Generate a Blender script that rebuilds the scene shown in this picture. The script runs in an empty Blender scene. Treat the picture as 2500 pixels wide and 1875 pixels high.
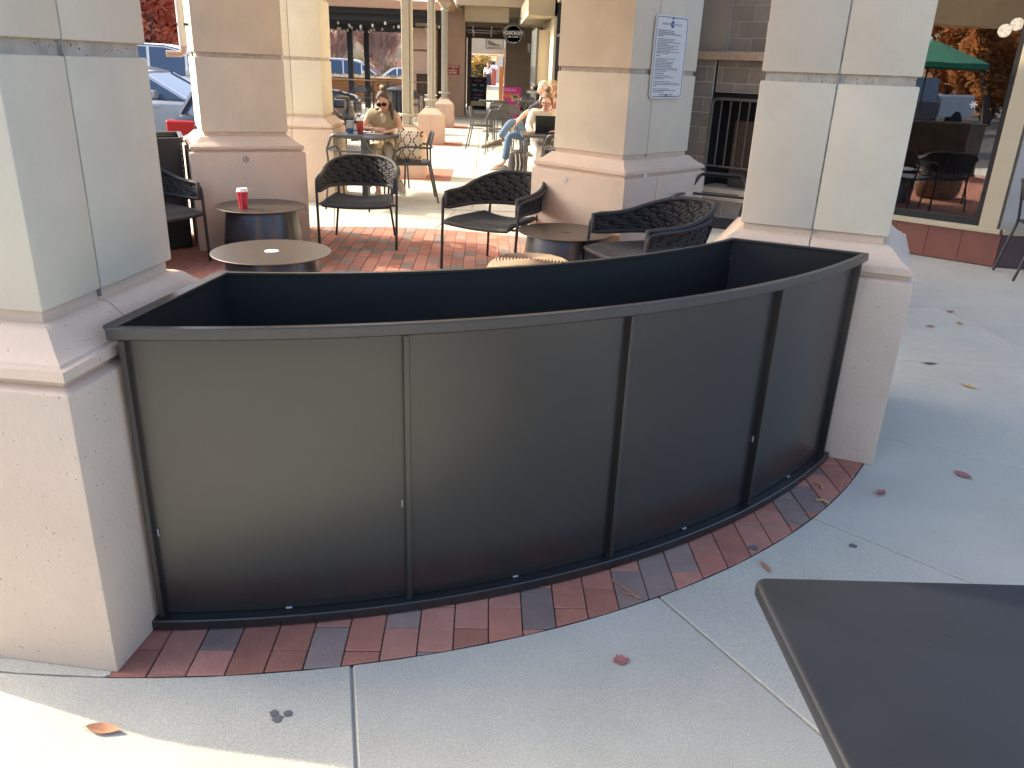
import bpy, bmesh, math, random
from mathutils import Vector, Matrix
random.seed(7)
sc = bpy.context.scene
COL = sc.collection
R = math.radians
PI = math.pi

# ------------------------------------------------------------------ camera
cam_d = bpy.data.cameras.new('camera')
cam = bpy.data.objects.new('camera', cam_d); COL.objects.link(cam)
cam_d.sensor_fit = 'HORIZONTAL'; cam_d.sensor_width = 36.0; cam_d.lens = 28.12
cam_d.clip_start = 0.05; cam_d.clip_end = 900
_p, _r, _y = R(21.594), R(-2.252), R(2.5)
_f = Vector((0, math.cos(_p), -math.sin(_p))); _rt = Vector((1, 0, 0)); _dn = Vector((0, -math.sin(_p), -math.cos(_p)))
rt = _rt*math.cos(_r) + _dn*math.sin(_r); dn = -_rt*math.sin(_r) + _dn*math.cos(_r)
RZ = Matrix.Rotation(-_y, 3, 'Z')
rt, dn, fw = RZ @ rt, RZ @ dn, RZ @ _f
cam.matrix_world = Matrix(((rt.x, -dn.x, -fw.x, 0), (rt.y, -dn.y, -fw.y, 0), (rt.z, -dn.z, -fw.z, 1.5), (0, 0, 0, 1)))
sc.camera = cam

# ------------------------------------------------------------------ sky, sun, exposure
SUN_HEAD, SUN_EL = 109.0, 34.5            # the light travels towards this heading
w = bpy.data.worlds.new('World'); sc.world = w; w.use_nodes = True
nt = w.node_tree; bg = nt.nodes['Background']
sky = nt.nodes.new('ShaderNodeTexSky'); sky.sky_type = 'NISHITA'; sky.sun_disc = False
sky.sun_elevation = R(SUN_EL); sky.sun_rotation = R(SUN_HEAD + 180)
sky.air_density = .75; sky.dust_density = 4.5; sky.ozone_density = .9
nt.links.new(sky.outputs[0], bg.inputs[0]); bg.inputs[1].default_value = 0.15
sd = bpy.data.lights.new('sun', 'SUN'); sd.energy = 2.0; sd.angle = R(0.5); sd.color = (1.0, 0.885, 0.69)
so = bpy.data.objects.new('sun', sd); COL.objects.link(so)
_h = R(SUN_HEAD); _e = R(SUN_EL)
so.rotation_euler = Vector((math.sin(_h)*math.cos(_e), math.cos(_h)*math.cos(_e), -math.sin(_e))).to_track_quat('-Z', 'Y').to_euler()
so.location = (-8, 4, 12)
sc.view_settings.view_transform = 'Standard'; sc.view_settings.look = 'None'
sc.view_settings.gamma = 1.0; sc.view_settings.use_curve_mapping = False
sc.view_settings.exposure = 1.74
sc.render.engine = 'CYCLES'
sc.cycles.use_denoising = True
sc.cycles.max_bounces = 8; sc.cycles.diffuse_bounces = 5; sc.cycles.glossy_bounces = 4; sc.cycles.transparent_max_bounces = 12
sc.cycles.caustics_reflective = False; sc.cycles.caustics_refractive = False

# ------------------------------------------------------------------ materials
def lin(c):
    return tuple(((v/255)/12.92 if v/255 <= .04045 else ((v/255+.055)/1.055)**2.4) for v in c)
MATS = {}
def pbr(name, col, rough=.6, metal=0.0, var=.12, vscale=6, bump=.0, bscale=60, spec=.5, speck=None, coat=0, tint=None, per_obj=0.0, grain=0, rvar=0):
    """colour with two noise layers, optional dark specks, fine bump"""
    if name in MATS: return MATS[name]
    m = bpy.data.materials.new(name); m.use_nodes = True; n = m.node_tree.nodes; L = m.node_tree.links
    b = n['Principled BSDF']; b.inputs['Roughness'].default_value = rough; b.inputs['Metallic'].default_value = metal
    b.inputs['Specular IOR Level'].default_value = spec; b.inputs['Coat Weight'].default_value = coat
    tc = n.new('ShaderNodeTexCoord')
    src = tc.outputs['Object']
    if per_obj or var:
        oi = n.new('ShaderNodeObjectInfo')
        ad = n.new('ShaderNodeVectorMath'); ad.operation = 'MULTIPLY_ADD'
        cx = n.new('ShaderNodeCombineXYZ')
        for k in range(3): L.new(oi.outputs['Random'], cx.inputs[k])
        L.new(cx.outputs[0], ad.inputs[0]); ad.inputs[1].default_value = (17, 31, 11); L.new(tc.outputs['Object'], ad.inputs[2])
        src = ad.outputs[0]
    cur = None
    if var:
        n1 = n.new('ShaderNodeTexNoise'); n1.inputs['Scale'].default_value = vscale; n1.inputs['Detail'].default_value = 6; n1.inputs['Roughness'].default_value = .62
        L.new(src, n1.inputs['Vector'])
        mr = n.new('ShaderNodeMapRange'); mr.inputs[1].default_value = .3; mr.inputs[2].default_value = .7
        mr.inputs[3].default_value = 1-var; mr.inputs[4].default_value = 1+var
        L.new(n1.outputs[0], mr.inputs[0])
        mx = n.new('ShaderNodeMix'); mx.data_type = 'RGBA'; mx.blend_type = 'MULTIPLY'; mx.inputs[0].default_value = 1
        mx.inputs[6].default_value = (*col, 1); L.new(mr.outputs[0], mx.inputs[7]); cur = mx.outputs[2]
        if grain:
            ng = n.new('ShaderNodeTexNoise'); ng.inputs['Scale'].default_value = 300; ng.inputs['Detail'].default_value = 4; L.new(src, ng.inputs['Vector'])
            rg_ = n.new('ShaderNodeMapRange'); rg_.inputs[1].default_value = .3; rg_.inputs[2].default_value = .7; rg_.inputs[3].default_value = 1-grain; rg_.inputs[4].default_value = 1+grain; L.new(ng.outputs[0], rg_.inputs[0])
            mg = n.new('ShaderNodeMix'); mg.data_type = 'RGBA'; mg.blend_type = 'MULTIPLY'; mg.inputs[0].default_value = 1; L.new(cur, mg.inputs[6]); L.new(rg_.outputs[0], mg.inputs[7]); cur = mg.outputs[2]
        if tint:
            n2 = n.new('ShaderNodeTexNoise'); n2.inputs['Scale'].default_value = vscale*.37; n2.inputs['Detail'].default_value = 4; L.new(src, n2.inputs['Vector'])
            m2 = n.new('ShaderNodeMix'); m2.data_type = 'RGBA'; m2.blend_type = 'MIX'
            r2 = n.new('ShaderNodeMapRange'); r2.inputs[1].default_value = .45; r2.inputs[2].default_value = .7; r2.inputs[4].default_value = .55
            L.new(n2.outputs[0], r2.inputs[0]); L.new(r2.outputs[0], m2.inputs[0]); L.new(cur, m2.inputs[6]); m2.inputs[7].default_value = (*tint, 1); cur = m2.outputs[2]
    if per_obj:
        hs = n.new('ShaderNodeHueSaturation'); r3 = n.new('ShaderNodeMapRange'); r3.inputs[3].default_value = 1-per_obj; r3.inputs[4].default_value = 1+per_obj
        L.new(oi.outputs['Random'], r3.inputs[0]); L.new(r3.outputs[0], hs.inputs['Value']); L.new(cur, hs.inputs['Color']); cur = hs.outputs[0]
    if speck:
        sscale, sthr, scol = speck
        v = n.new('ShaderNodeTexVoronoi'); v.inputs['Scale'].default_value = sscale; L.new(src, v.inputs['Vector'])
        n3 = n.new('ShaderNodeTexNoise'); n3.inputs['Scale'].default_value = sscale*.11; L.new(src, n3.inputs['Vector'])
        sb = n.new('ShaderNodeMath'); sb.operation = 'MULTIPLY'; L.new(n3.outputs[0], sb.inputs[0]); sb.inputs[1].default_value = sthr*2
        lt = n.new('ShaderNodeMath'); lt.operation = 'LESS_THAN'; L.new(v.outputs['Distance'], lt.inputs[0]); L.new(sb.outputs[0], lt.inputs[1])
        m3 = n.new('ShaderNodeMix'); m3.data_type = 'RGBA'; L.new(lt.outputs[0], m3.inputs[0]); L.new(cur, m3.inputs[6]); m3.inputs[7].default_value = (*scol, 1); cur = m3.outputs[2]
    if cur is None: b.inputs['Base Color'].default_value = (*col, 1)
    else: L.new(cur, b.inputs['Base Color'])
    if rvar:
        nr = n.new('ShaderNodeTexNoise'); nr.inputs['Scale'].default_value = 3.2; nr.inputs['Detail'].default_value = 8; nr.inputs['Roughness'].default_value = .7; nr.inputs['Distortion'].default_value = .6; L.new(src, nr.inputs['Vector'])
        rr_ = n.new('ShaderNodeMapRange'); rr_.inputs[1].default_value = .35; rr_.inputs[2].default_value = .7; rr_.inputs[3].default_value = rough-rvar*.4; rr_.inputs[4].default_value = rough+rvar; L.new(nr.outputs[0], rr_.inputs[0]); L.new(rr_.outputs[0], b.inputs['Roughness'])
    if bump:
        nb = n.new('ShaderNodeTexNoise'); nb.inputs['Scale'].default_value = bscale; nb.inputs['Detail'].default_value = 5; L.new(src, nb.inputs['Vector'])
        bp = n.new('ShaderNodeBump'); bp.inputs['Strength'].default_value = bump; bp.inputs['Distance'].default_value = .01
        L.new(nb.outputs[0], bp.inputs['Height']); L.new(bp.outputs[0], b.inputs['Normal'])
    MATS[name] = m
    return m

M_shaft = pbr('precast_cream', (.69, .63, .485), .85, var=.075, vscale=3, bump=.15, bscale=90, tint=(.62, .56, .45), speck=(60, .045, (.40, .35, .28)))
M_base = pbr('precast_tan', (.67, .53, .405), .85, var=.06, vscale=4, bump=.2, bscale=90, tint=(.63, .51, .41), speck=(42, .09, (.36, .27, .21)))
M_caulk = pbr('caulk', (.34, .32, .29), .8, var=.4, vscale=30, tint=(.05, .055, .07))
M_neck = pbr('precast_neck', (.50, .45, .37), .9, var=.2, vscale=20, bump=.5, bscale=140, speck=(60, .16, (.12, .11, .1)))
M_conc = pbr('broom_concrete', (.485, .475, .405), .9, var=.10, vscale=2.2, bump=.12, bscale=700, tint=(.435, .43, .37), speck=(110, .13, (.66, .64, .55)), grain=.24)
M_joint = pbr('joint_dirt', (.06, .055, .05), .95, var=.3, vscale=30)
M_asph = pbr('asphalt', (.055, .055, .058), .9, var=.2, vscale=8, bump=.3, bscale=200)
M_brick = pbr('clay_paver_red', (.42, .175, .122), .85, var=.13, vscale=14, bump=.35, bscale=160, per_obj=.16, tint=(.36, .165, .122), speck=(140, .05, (.5, .4, .34)))
M_brick2 = pbr('clay_paver_rose', (.46, .215, .16), .85, var=.13, vscale=14, bump=.35, bscale=160, per_obj=.14, speck=(140, .05, (.5, .4, .34)))
M_brick3 = pbr('clay_paver_brown', (.27, .195, .165), .85, var=.16, vscale=14, bump=.35, bscale=160, per_obj=.2, tint=(.25, .215, .20))
M_plant = pbr('bronze_powder_coat', (.089, .088, .086), .27, metal=.8, var=.045, vscale=3, bump=.02, bscale=700, spec=.5)
M_rim = pbr('bronze_rim', (.105, .102, .098), .34, metal=.75, var=.06, vscale=6)
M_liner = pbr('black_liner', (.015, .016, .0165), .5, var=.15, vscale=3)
M_weld = pbr('weld_bead', (.38, .39, .41), .5, metal=.3, var=.2, vscale=60)
M_blk = pbr('black_metal', (.022, .023, .025), .42, var=.1, vscale=30, spec=.5)
M_rope = pbr('black_rope', (.042, .043, .044), .6, var=.25, vscale=60, bump=.5, bscale=400)
M_ttop = pbr('brown_table_metal', (.135, .118, .10), .34, metal=.75, var=.06, vscale=4)
M_tbase = pbr('dark_table_metal', (.075, .078, .085), .3, metal=.75, var=.05, vscale=4)
M_black_top = pbr('black_table_top', (.015, .017, .021), .36, var=.2, vscale=3, bump=.04, bscale=500, spec=.3, rvar=.12, speck=(36, .018, (.30, .30, .30)))
M_white = pbr('white_plastic', (.8, .8, .78), .4, var=0)
M_grey = pbr('cafe_grey_metal', (.07, .072, .075), .42, metal=.3, var=.08, vscale=20)
M_dkgrey = pbr('cafe_black_metal', (.035, .037, .04), .4, metal=.2, var=.08, vscale=20)

# ------------------------------------------------------------------ mesh helpers
class MB:
    def __init__(s): s.v = []; s.f = []
    def add(s, vs, fs, T=None):
        o = len(s.v)
        s.v += [tuple(T @ Vector(p)) if T else tuple(p) for p in vs]
        s.f += [tuple(o+i for i in f) for f in fs]; return s
    def box(s, x0, x1, y0, y1, z0, z1, T=None):
        return s.add([(x0,y0,z0),(x1,y0,z0),(x1,y1,z0),(x0,y1,z0),(x0,y0,z1),(x1,y0,z1),(x1,y1,z1),(x0,y1,z1)],
                     [(0,3,2,1),(4,5,6,7),(0,1,5,4),(1,2,6,5),(2,3,7,6),(3,0,4,7)], T)
    def cbox(s, c, sz, T=None):
        return s.box(c[0]-sz[0]/2, c[0]+sz[0]/2, c[1]-sz[1]/2, c[1]+sz[1]/2, c[2]-sz[2]/2, c[2]+sz[2]/2, T)
    def tube(s, pts, r, n=8, closed=False, flat=1.0, T=None):
        P = [Vector(p) for p in pts]; k = len(P); rs = r if isinstance(r, (list, tuple)) else [r]*k
        up = None; vs = []; fs = []
        for i in range(k):
            a = P[(i-1) % k] if (closed or i > 0) else P[i]; b = P[(i+1) % k] if (closed or i < k-1) else P[i]
            t = (b-a).normalized() if (b-a).length > 1e-9 else Vector((0,0,1))
            if up is None:
                up = Vector((0,0,1)) if abs(t.z) < .9 else Vector((1,0,0))
            u = (up - t*up.dot(t));
            if u.length < 1e-6: u = t.orthogonal()
            u.normalize(); v = t.cross(u); up = u
            for j in range(n):
                an = 2*PI*j/n
                vs.append(P[i] + u*math.cos(an)*rs[i]*flat + v*math.sin(an)*rs[i])
        m = k if closed else k-1
        for i in range(m):
            for j in range(n):
                a = i*n+j; b = i*n+(j+1) % n; c = ((i+1) % k)*n+(j+1) % n; d = ((i+1) % k)*n+j
                fs.append((a, b, c, d))
        if not closed:
            fs.append(tuple(reversed(range(n)))); fs.append(tuple((k-1)*n+j for j in range(n)))
        return s.add(vs, fs, T)
    def lathe(s, prof, n=32, c=(0,0,0), T=None):
        vs = []; fs = []; k = len(prof)
        for r, z in prof:
            for j in range(n):
                a = 2*PI*j/n; vs.append((c[0]+r*math.cos(a), c[1]+r*math.sin(a), c[2]+z))
        for i in range(k-1):
            for j in range(n):
                fs.append((i*n+j, i*n+(j+1) % n, (i+1)*n+(j+1) % n, (i+1)*n+j))
        if prof[0][0] > 1e-6: fs.append(tuple(reversed(range(n))))
        if prof[-1][0] > 1e-6: fs.append(tuple((k-1)*n+j for j in range(n)))
        return s.add(vs, fs, T)
    def prism(s, poly, z0, z1, T=None):
        n = len(poly)
        vs = [(p[0], p[1], z0) for p in poly]+[(p[0], p[1], z1) for p in poly]
        fs = [tuple(reversed(range(n))), tuple(range(n, 2*n))]+[(i, (i+1) % n, n+(i+1) % n, n+i) for i in range(n)]
        return s.add(vs, fs, T)
    def loft(s, secs, closed_ring=True, caps=True, T=None):
        n = len(secs[0]); vs = [p for q in secs for p in q]; fs = []
        for i in range(len(secs)-1):
            for j in range(n if closed_ring else n-1):
                fs.append((i*n+j, i*n+(j+1) % n, (i+1)*n+(j+1) % n, (i+1)*n+j))
        if caps and closed_ring:
            fs.append(tuple(reversed(range(n)))); fs.append(tuple((len(secs)-1)*n+j for j in range(n)))
        return s.add(vs, fs, T)
    def quad(s, a, b, c, d): return s.add([a, b, c, d], [(0, 1, 2, 3)])
    def mesh(s, name, bevel=0, seg=1, smooth=None):
        bm = bmesh.new(); V = [bm.verts.new(p) for p in s.v]
        for f in s.f:
            try: bm.faces.new([V[i] for i in f])
            except ValueError: pass
        if bevel:
            bmesh.ops.remove_doubles(bm, verts=bm.verts, dist=1e-5)
            bm.normal_update()
            es = [e for e in bm.edges if len(e.link_faces) == 2 and e.calc_face_angle(0) > R(25)]
            bmesh.ops.bevel(bm, geom=es, offset=bevel, segments=seg, affect='EDGES', profile=.6, clamp_overlap=True)
        bmesh.ops.recalc_face_normals(bm, faces=bm.faces)
        me = bpy.data.meshes.new(name); bm.to_mesh(me); bm.free()
        if smooth:
            for p in me.polygons: p.use_smooth = True
            me.set_sharp_from_angle(angle=R(smooth))
        return me

def link(name, me, mat=None, parent=None, loc=None, rz=None, world=False):
    o = bpy.data.objects.new(name, me); COL.objects.link(o)
    if mat is not None and me is not None and len(me.materials) == 0: me.materials.append(mat)
    if parent is not None:
        o.parent = parent
    if loc is not None: o.location = loc
    if rz is not None: o.rotation_euler = (0, 0, rz)
    return o
def part(name, mb, mat, parent, bevel=0, seg=1, smooth=None, label=None, kind=None):
    o = link(name, mb.mesh(name, bevel, seg, smooth), mat, parent)
    if label: o['label'] = label
    if kind: o['kind'] = kind
    return o
def wpart(name, mb, mat, parent, **k):
    """vertices are given in world space; parent is an unrotated or rotated empty"""
    mi = mtx(parent).inverted(); mb.v = [tuple(mi @ Vector(p)) for p in mb.v]
    return part(name, mb, mat, parent, **k)
def mtx(o):
    m = Matrix.Translation(o.location) @ o.rotation_euler.to_matrix().to_4x4()
    return (mtx(o.parent) @ m) if o.parent else m
def tag(o, label, cat, group=None):
    o['label'] = label; o['category'] = cat
    if group: o['group'] = group
    return o
def thing(name, label, cat, loc=(0,0,0), rz=0, group=None):
    o = bpy.data.objects.new(name, None); COL.objects.link(o); o.empty_display_size = .1
    o.location = loc; o.rotation_euler = (0, 0, rz); return tag(o, label, cat, group)
def struct(name, mb, mat, **k):
    o = part(name, mb, mat, None, **k); o['kind'] = 'structure'; return o
def dup(root, loc, rz, label, group=None):
    r = root.copy(); COL.objects.link(r); r.location = loc; r.rotation_euler = (0, 0, rz); r['label'] = label
    if group: r['group'] = group
    for ch in list(root.children):
        c = ch.copy(); COL.objects.link(c); c.parent = r
        for g in list(ch.children):
            d = g.copy(); COL.objects.link(d); d.parent = c
    return r
def head(h): return R(180-h)     # rz that turns a thing facing local -y to face heading h
def hv(h): return Vector((math.sin(R(h)), math.cos(R(h)), 0))
def arc(c, r, h0, h1, n):
    return [(c[0]+r*math.sin(R(h0+(h1-h0)*i/n)), c[1]+r*math.cos(R(h0+(h1-h0)*i/n))) for i in range(n+1)]
def round_poly(pts, r, n=4):
    out = []; k = len(pts)
    for i in range(k):
        p = Vector(pts[i]); a = (Vector(pts[i-1])-p).normalized(); b = (Vector(pts[(i+1) % k])-p).normalized()
        an = a.angle(b); d = r/math.tan(an/2); c = p+(a+b).normalized()*(r/math.sin(an/2))
        s = p+a*d; e = p+b*d; va = s-c; vb = e-c
        for j in range(n+1):
            t = j/n; v = va.lerp(vb, t).normalized()*r; out.append(tuple(c+v))
    return out
def smooth_path(pts, r, n=5):
    """rounds the inner corners of an open polyline"""
    P = [Vector(p) for p in pts]; out = [P[0]]
    for i in range(1, len(P)-1):
        a = (P[i-1]-P[i]); b = (P[i+1]-P[i]); d = min(r, a.length*.45, b.length*.45)
        s = P[i]+a.normalized()*d; e = P[i]+b.normalized()*d
        for j in range(n+1):
            t = j/n; out.append((1-t)**2*s+2*t*(1-t)*P[i]+t*t*e)
    out.append(P[-1]); return out
def text_mesh(s, size, ext=.001, align='CENTER', sx=1.0, shear=0):
    cu = bpy.data.curves.new('txt', 'FONT'); cu.body = s; cu.size = size; cu.extrude = ext; cu.align_x = align; cu.align_y = 'CENTER'; cu.shear = shear
    o = bpy.data.objects.new('txt', cu); COL.objects.link(o)
    dg = bpy.context.evaluated_depsgraph_get(); me = bpy.data.meshes.new_from_object(o.evaluated_get(dg))
    bpy.data.objects.remove(o); bpy.data.curves.remove(cu)
    if sx != 1: me.transform(Matrix.Diagonal((sx, 1, 1, 1)))
    return me
def skin_mesh(verts, edges, radii, sub=2, name='body'):
    me = bpy.data.meshes.new(name); me.from_pydata(verts, edges, [])
    o = bpy.data.objects.new(name, me); COL.objects.link(o)
    md = o.modifiers.new('s', 'SKIN'); md.use_smooth_shade = True
    sk = me.skin_vertices[0].data if me.skin_vertices else None
    if sk is None:
        me.attributes; bpy.context.view_layer.update()
        sk = me.skin_vertices.new().data if hasattr(me.skin_vertices, 'new') else me.skin_vertices[0].data
    for i, r in enumerate(radii):
        sk[i].radius = (r, r) if not isinstance(r, tuple) else r
    sk[0].use_root = True
    sm = o.modifiers.new('d', 'SUBSURF'); sm.levels = sub; sm.render_levels = sub
    dg = bpy.context.evaluated_depsgraph_get(); dg.update()
    out = bpy.data.meshes.new_from_object(o.evaluated_get(dg))
    bpy.data.objects.remove(o)
    for p in out.polygons: p.use_smooth = True
    return out
# ------------------------------------------------------------------ ground
CB = (-0.9006, 4.7753); RB = 3.1066           # the brick circle
CP = (-0.9771, 5.0574); RP = 3.1968           # the planter's outer face
gm = MB(); gm.quad((-400, -400, -.18), (400, -400, -.18), (400, 400, -.18), (-400, 400, -.18)); struct('parking_lot_ground', gm, M_asph)
pv = MB()
pv.prism([(-3.7, -.95), (60, -.95), (60, 90), (-5.6, 90), (-5.6, 24.5), (-2.72, 24.5), (-2.72, 8.4), (-3.7, 8.4)], -.18, -.016)
pave = struct('pavement', pv, M_joint)
kb = MB(); kb.box(-3.85, -3.703, -.95, 8.5, -.18, -.012); kb.box(-3.85, 60, -1.10, -.953, -.18, -.012); kb.box(-2.87, -2.723, 8.65, 24.3, -.18, -.012); kb.box(-3.702, -2.723, 8.41, 8.55, -.18, -.012); struct('kerb', kb, M_conc, bevel=.015)

def slab(poly, parent=pave):
    m = MB(); m.prism(poly, -.0155, 0.0); return part('concrete_slab', m, M_conc, parent, bevel=.004)
def ring_slab(r0, r1, h0, h1, n=8, g=.0035):
    d0 = math.degrees(g/r0); d1 = math.degrees(g/r1)
    a = arc(CB, r0+(.0005 if r0 < 4 else g), h0+d0, h1-d0, n); b = arc(CB, r1-g, h0+d1, h1-d1, n)
    slab(a+b[::-1])
J = [169.5-17.2*k for k in range(0, 11)]
J = [169.3, 151.8, 136.5, 119.5, 98.0, 80, 62, 44, 26, 8, -10, -28, -46, -64, -82, -100, -118, -136, -154, -172.5]
for a, b in zip(J, J[1:]): ring_slab(RB+.0, 4.247, b, a)
ring_slab(RB+.0, 4.247, 169.3, 187.5)
for a, b in ((205, 187.5), (187.5, 169.3), (169.3, 151.8), (151.8, 136.5), (136.5, 119.5), (119.5, 98), (98, 80)):
    ring_slab(4.247, 5.62, b, a)
for i, (x0, x1) in enumerate(((-2.70, -2.02), (-2.02, -.133), (-.127, 1.6))):
    ys = [9.03, 11.2, 13.4, 16.3, 19.2, 22.1, 24.9, 27.8, 31]
    for y0, y1 in zip(ys, ys[1:]):
        slab([(x0+.004, y0+.004), (x1-.004, y0+.004), (x1-.004, y1-.004), (x0+.004, y1-.004)])
# the slabs sit in a slightly lower poured sheet that shows beyond them
def clip(poly, inside, cut):
    out = []
    for i in range(len(poly)):
        a, b = poly[i], poly[(i+1) % len(poly)]
        ia, ib = inside(a), inside(b)
        if ia: out.append(a)
        if ia != ib: out.append(cut(a, b))
    return out
def circ_clip(poly, c, r, n=72):
    C = [(c[0]+r*math.cos(2*PI*i/n), c[1]+r*math.sin(2*PI*i/n)) for i in range(n)]
    for i in range(n):
        p, q = C[i], C[(i+1) % n]; ex, ey = q[0]-p[0], q[1]-p[1]
        sd_ = lambda t: ex*(t[1]-p[1])-ey*(t[0]-p[0])
        if all(sd_(t) >= 0 for t in poly): continue
        poly = clip(poly, lambda t: sd_(t) >= 0, lambda a, b: (a[0]+(b[0]-a[0])*sd_(a)/(sd_(a)-sd_(b)), a[1]+(b[1]-a[1])*sd_(a)/(sd_(a)-sd_(b))))
        if len(poly) < 3: return []
    return poly
outer = [(59, -.94), (59, 89), (-5.5, 89), (-5.5, 24.6), (-2.71, 24.6), (-2.71, 8.3), (-3.69, 8.3), (-3.69, -.94)]
ring = [(CB[0]+(RB+.003)*math.cos(2*PI*i/96), CB[1]+(RB+.003)*math.sin(2*PI*i/96)) for i in range(96)]
bmf = bmesh.new()
ov = [bmf.verts.new((x, y, -.0085)) for x, y in outer]; rv = [bmf.verts.new((x, y, -.0085)) for x, y in ring]
es = [bmf.edges.new((ov[i], ov[(i+1) % len(ov)])) for i in range(len(ov))]+[bmf.edges.new((rv[i], rv[(i+1) % 96])) for i in range(96)]
bmesh.ops.triangle_fill(bmf, use_beauty=True, use_dissolve=False, edges=es)
bmf.faces.ensure_lookup_table()
for f in list(bmf.faces):
    c = f.calc_center_median()
    if math.hypot(c.x-CB[0], c.y-CB[1]) < RB*.98 or (c.x < -2.71 and 8.3 < c.y < 24.6): bmf.faces.remove(f)
bmesh.ops.recalc_face_normals(bmf, faces=bmf.faces)
for f in bmf.faces:
    if f.normal.z < 0: f.normal_flip()
mef = bpy.data.meshes.new('concrete_sheet'); bmf.to_mesh(mef); bmf.free()
sh = link('concrete_sheet', mef, pbr('old_concrete', (.475, .465, .40), .9, var=.1, vscale=1.2, bump=.12, bscale=600, tint=(.42, .40, .37), grain=.22), pave)

# bricks of the round patio: single bricks where they can be told apart, the rest as one field
bed = MB(); bed.prism([(CB[0]+RB*math.cos(2*PI*i/96), CB[1]+RB*math.sin(2*PI*i/96)) for i in range(96)], -.0155, -.0065)
patio = struct('brick_patio', bed, M_joint)
BW, BL, G = .0985, .197, .0032
full = {}
field = MB(); nb = 0
rb = random.Random(3)
bms = [M_brick, M_brick, M_brick2, M_brick2, M_brick3]
def brick_mesh(poly, mat, name='brick'):
    m = MB(); m.prism(poly, -.006, 0); me = m.mesh(name, bevel=.0022); me.materials.append(mat); return me
k0 = int((CB[0]-RB+.746)/BW)-2
cands = []
for k in range(k0, k0+70):
    x0 = -.746+k*BW
    off = 1.777+(.1 if k % 2 else 0)
    for j in range(-8, 40):
        y0 = off+j*BL
        cx, cy = x0+BW/2, y0+BL/2
        if math.hypot(cx-CB[0], cy-CB[1]) > RB+.15: continue
        cands.append((x0, y0, cx, cy))
for x0, y0, cx, cy in cands:
    poly = [(x0+G/2, y0+G/2), (x0+BW-G/2, y0+G/2), (x0+BW-G/2, y0+BL-G/2), (x0+G/2, y0+BL-G/2)]
    inside = all(math.hypot(p[0]-CB[0], p[1]-CB[1]) < RB-.0015 for p in poly)
    if not inside:
        poly = circ_clip(poly, CB, RB-.0015)
        if len(poly) < 3: continue
    if cx < -.93 and cy < 2.0: continue
    front = cy < 3.3 and math.hypot(cx-CP[0], cy-CP[1]) > RP-.13 and -1.0 < cx < 1.75
    back = cy > 6.0 and -1.72 < cx < .62 and nb < 290
    if front or back:
        r = rb.random(); mat = M_brick if r < .42 else (M_brick2 if r < .72 else M_brick3)
        if inside:
            key = mat.name
            if key not in full: full[key] = brick_mesh([(-BW/2+G/2, -BL/2+G/2), (BW/2-G/2, -BL/2+G/2), (BW/2-G/2, BL/2-G/2), (-BW/2+G/2, BL/2-G/2)], mat)
            o = link('brick', full[key], None, patio, (cx, cy, rb.uniform(-.0012, .0012)))
            o.rotation_euler = (rb.uniform(-.004, .004), rb.uniform(-.006, .006), rb.uniform(-.006, .006))
        else:
            link('brick', brick_mesh(poly, mat), None, patio)
        nb += 1
    else:
        field.prism(poly, -.006, rb.uniform(-.001, .001))
fo = part('brick_field', field, M_brick, patio, kind='stuff')
pm_ = [(CB[0]+(RB-.001)*math.sin(R(h)), CB[1]+(RB-.001)*math.cos(R(h))) for h in range(181, 222, 4)]
slab_m = MB(); slab_m.prism([(-.935, 1.68)]+pm_+[(-2.0, 2.3), (-1.0, 1.9)], -.006, .0); part('concrete_slab', slab_m, M_conc, pave)
# brick strips at the corridor column bases
def strip(x0, x1, y0, y1):
    m = MB(); k = 0
    y = y0
    while y < y1-.05:
        x = x0-(.1 if k % 2 else 0)
        while x < x1-.01:
            a, b = max(x, x0), min(x+.197, x1)
            if b-a > .02: m.box(a+.0015, b-.0015, y+.0015, y+.0955, -.0084, .003)
            x += .2
        y += .0985; k += 1
    return m
sp = MB()
for x0, x1, y0, y1 in ((-1.33, -.47, 11.35, 12.75), (-1.33, -.47, 16.45, 17.55), (-1.33, -.47, 21.3, 22.5)):
    q = strip(x0, x1, y0, y1); sp.add(q.v, q.f)
ss = part('paver_strip', sp, M_brick, pave, kind='stuff')

# ------------------------------------------------------------------ pillars
CAP = [(-.014, .928), (-.014, .900), (.004, .8985), (.018, .893), (.046, .866), (.070, .846), (.088, .838), (.092, .832), (.106, .829), (.109, .806), (.104, .803), (.092, .800), (.088, .787)]
BASEP = [(.088, .787), (.116, .777), (.116, 0.0)]
def ring_rect(Lx, Ly, off, sides, inner):
    x0, x1, y0, y1 = -Lx/2, Lx/2, -Ly/2, Ly/2
    a = [x0-off, x1+off, y0-off, y1+off]
    for i, s in enumerate(sides):
        if s is not None: a[i] = s
    return a
def half(mb, Lx, Ly, prof, cutx=None, cuty=None, side=0):
    secs = []
    for off, z in prof:
        x0, x1, y0, y1 = -Lx/2-off, Lx/2+off, -Ly/2-off, Ly/2+off
        if cutx is not None:
            if side == 0: x1 = cutx-.002
            else: x0 = cutx+.002
        if cuty is not None:
            if side == 0: y1 = cuty-.002
            else: y0 = cuty+.002
        secs.append([(x0, y0, z), (x1, y0, z), (x1, y1, z), (x0, y1, z)])
    mb.loft(secs); return mb
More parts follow.
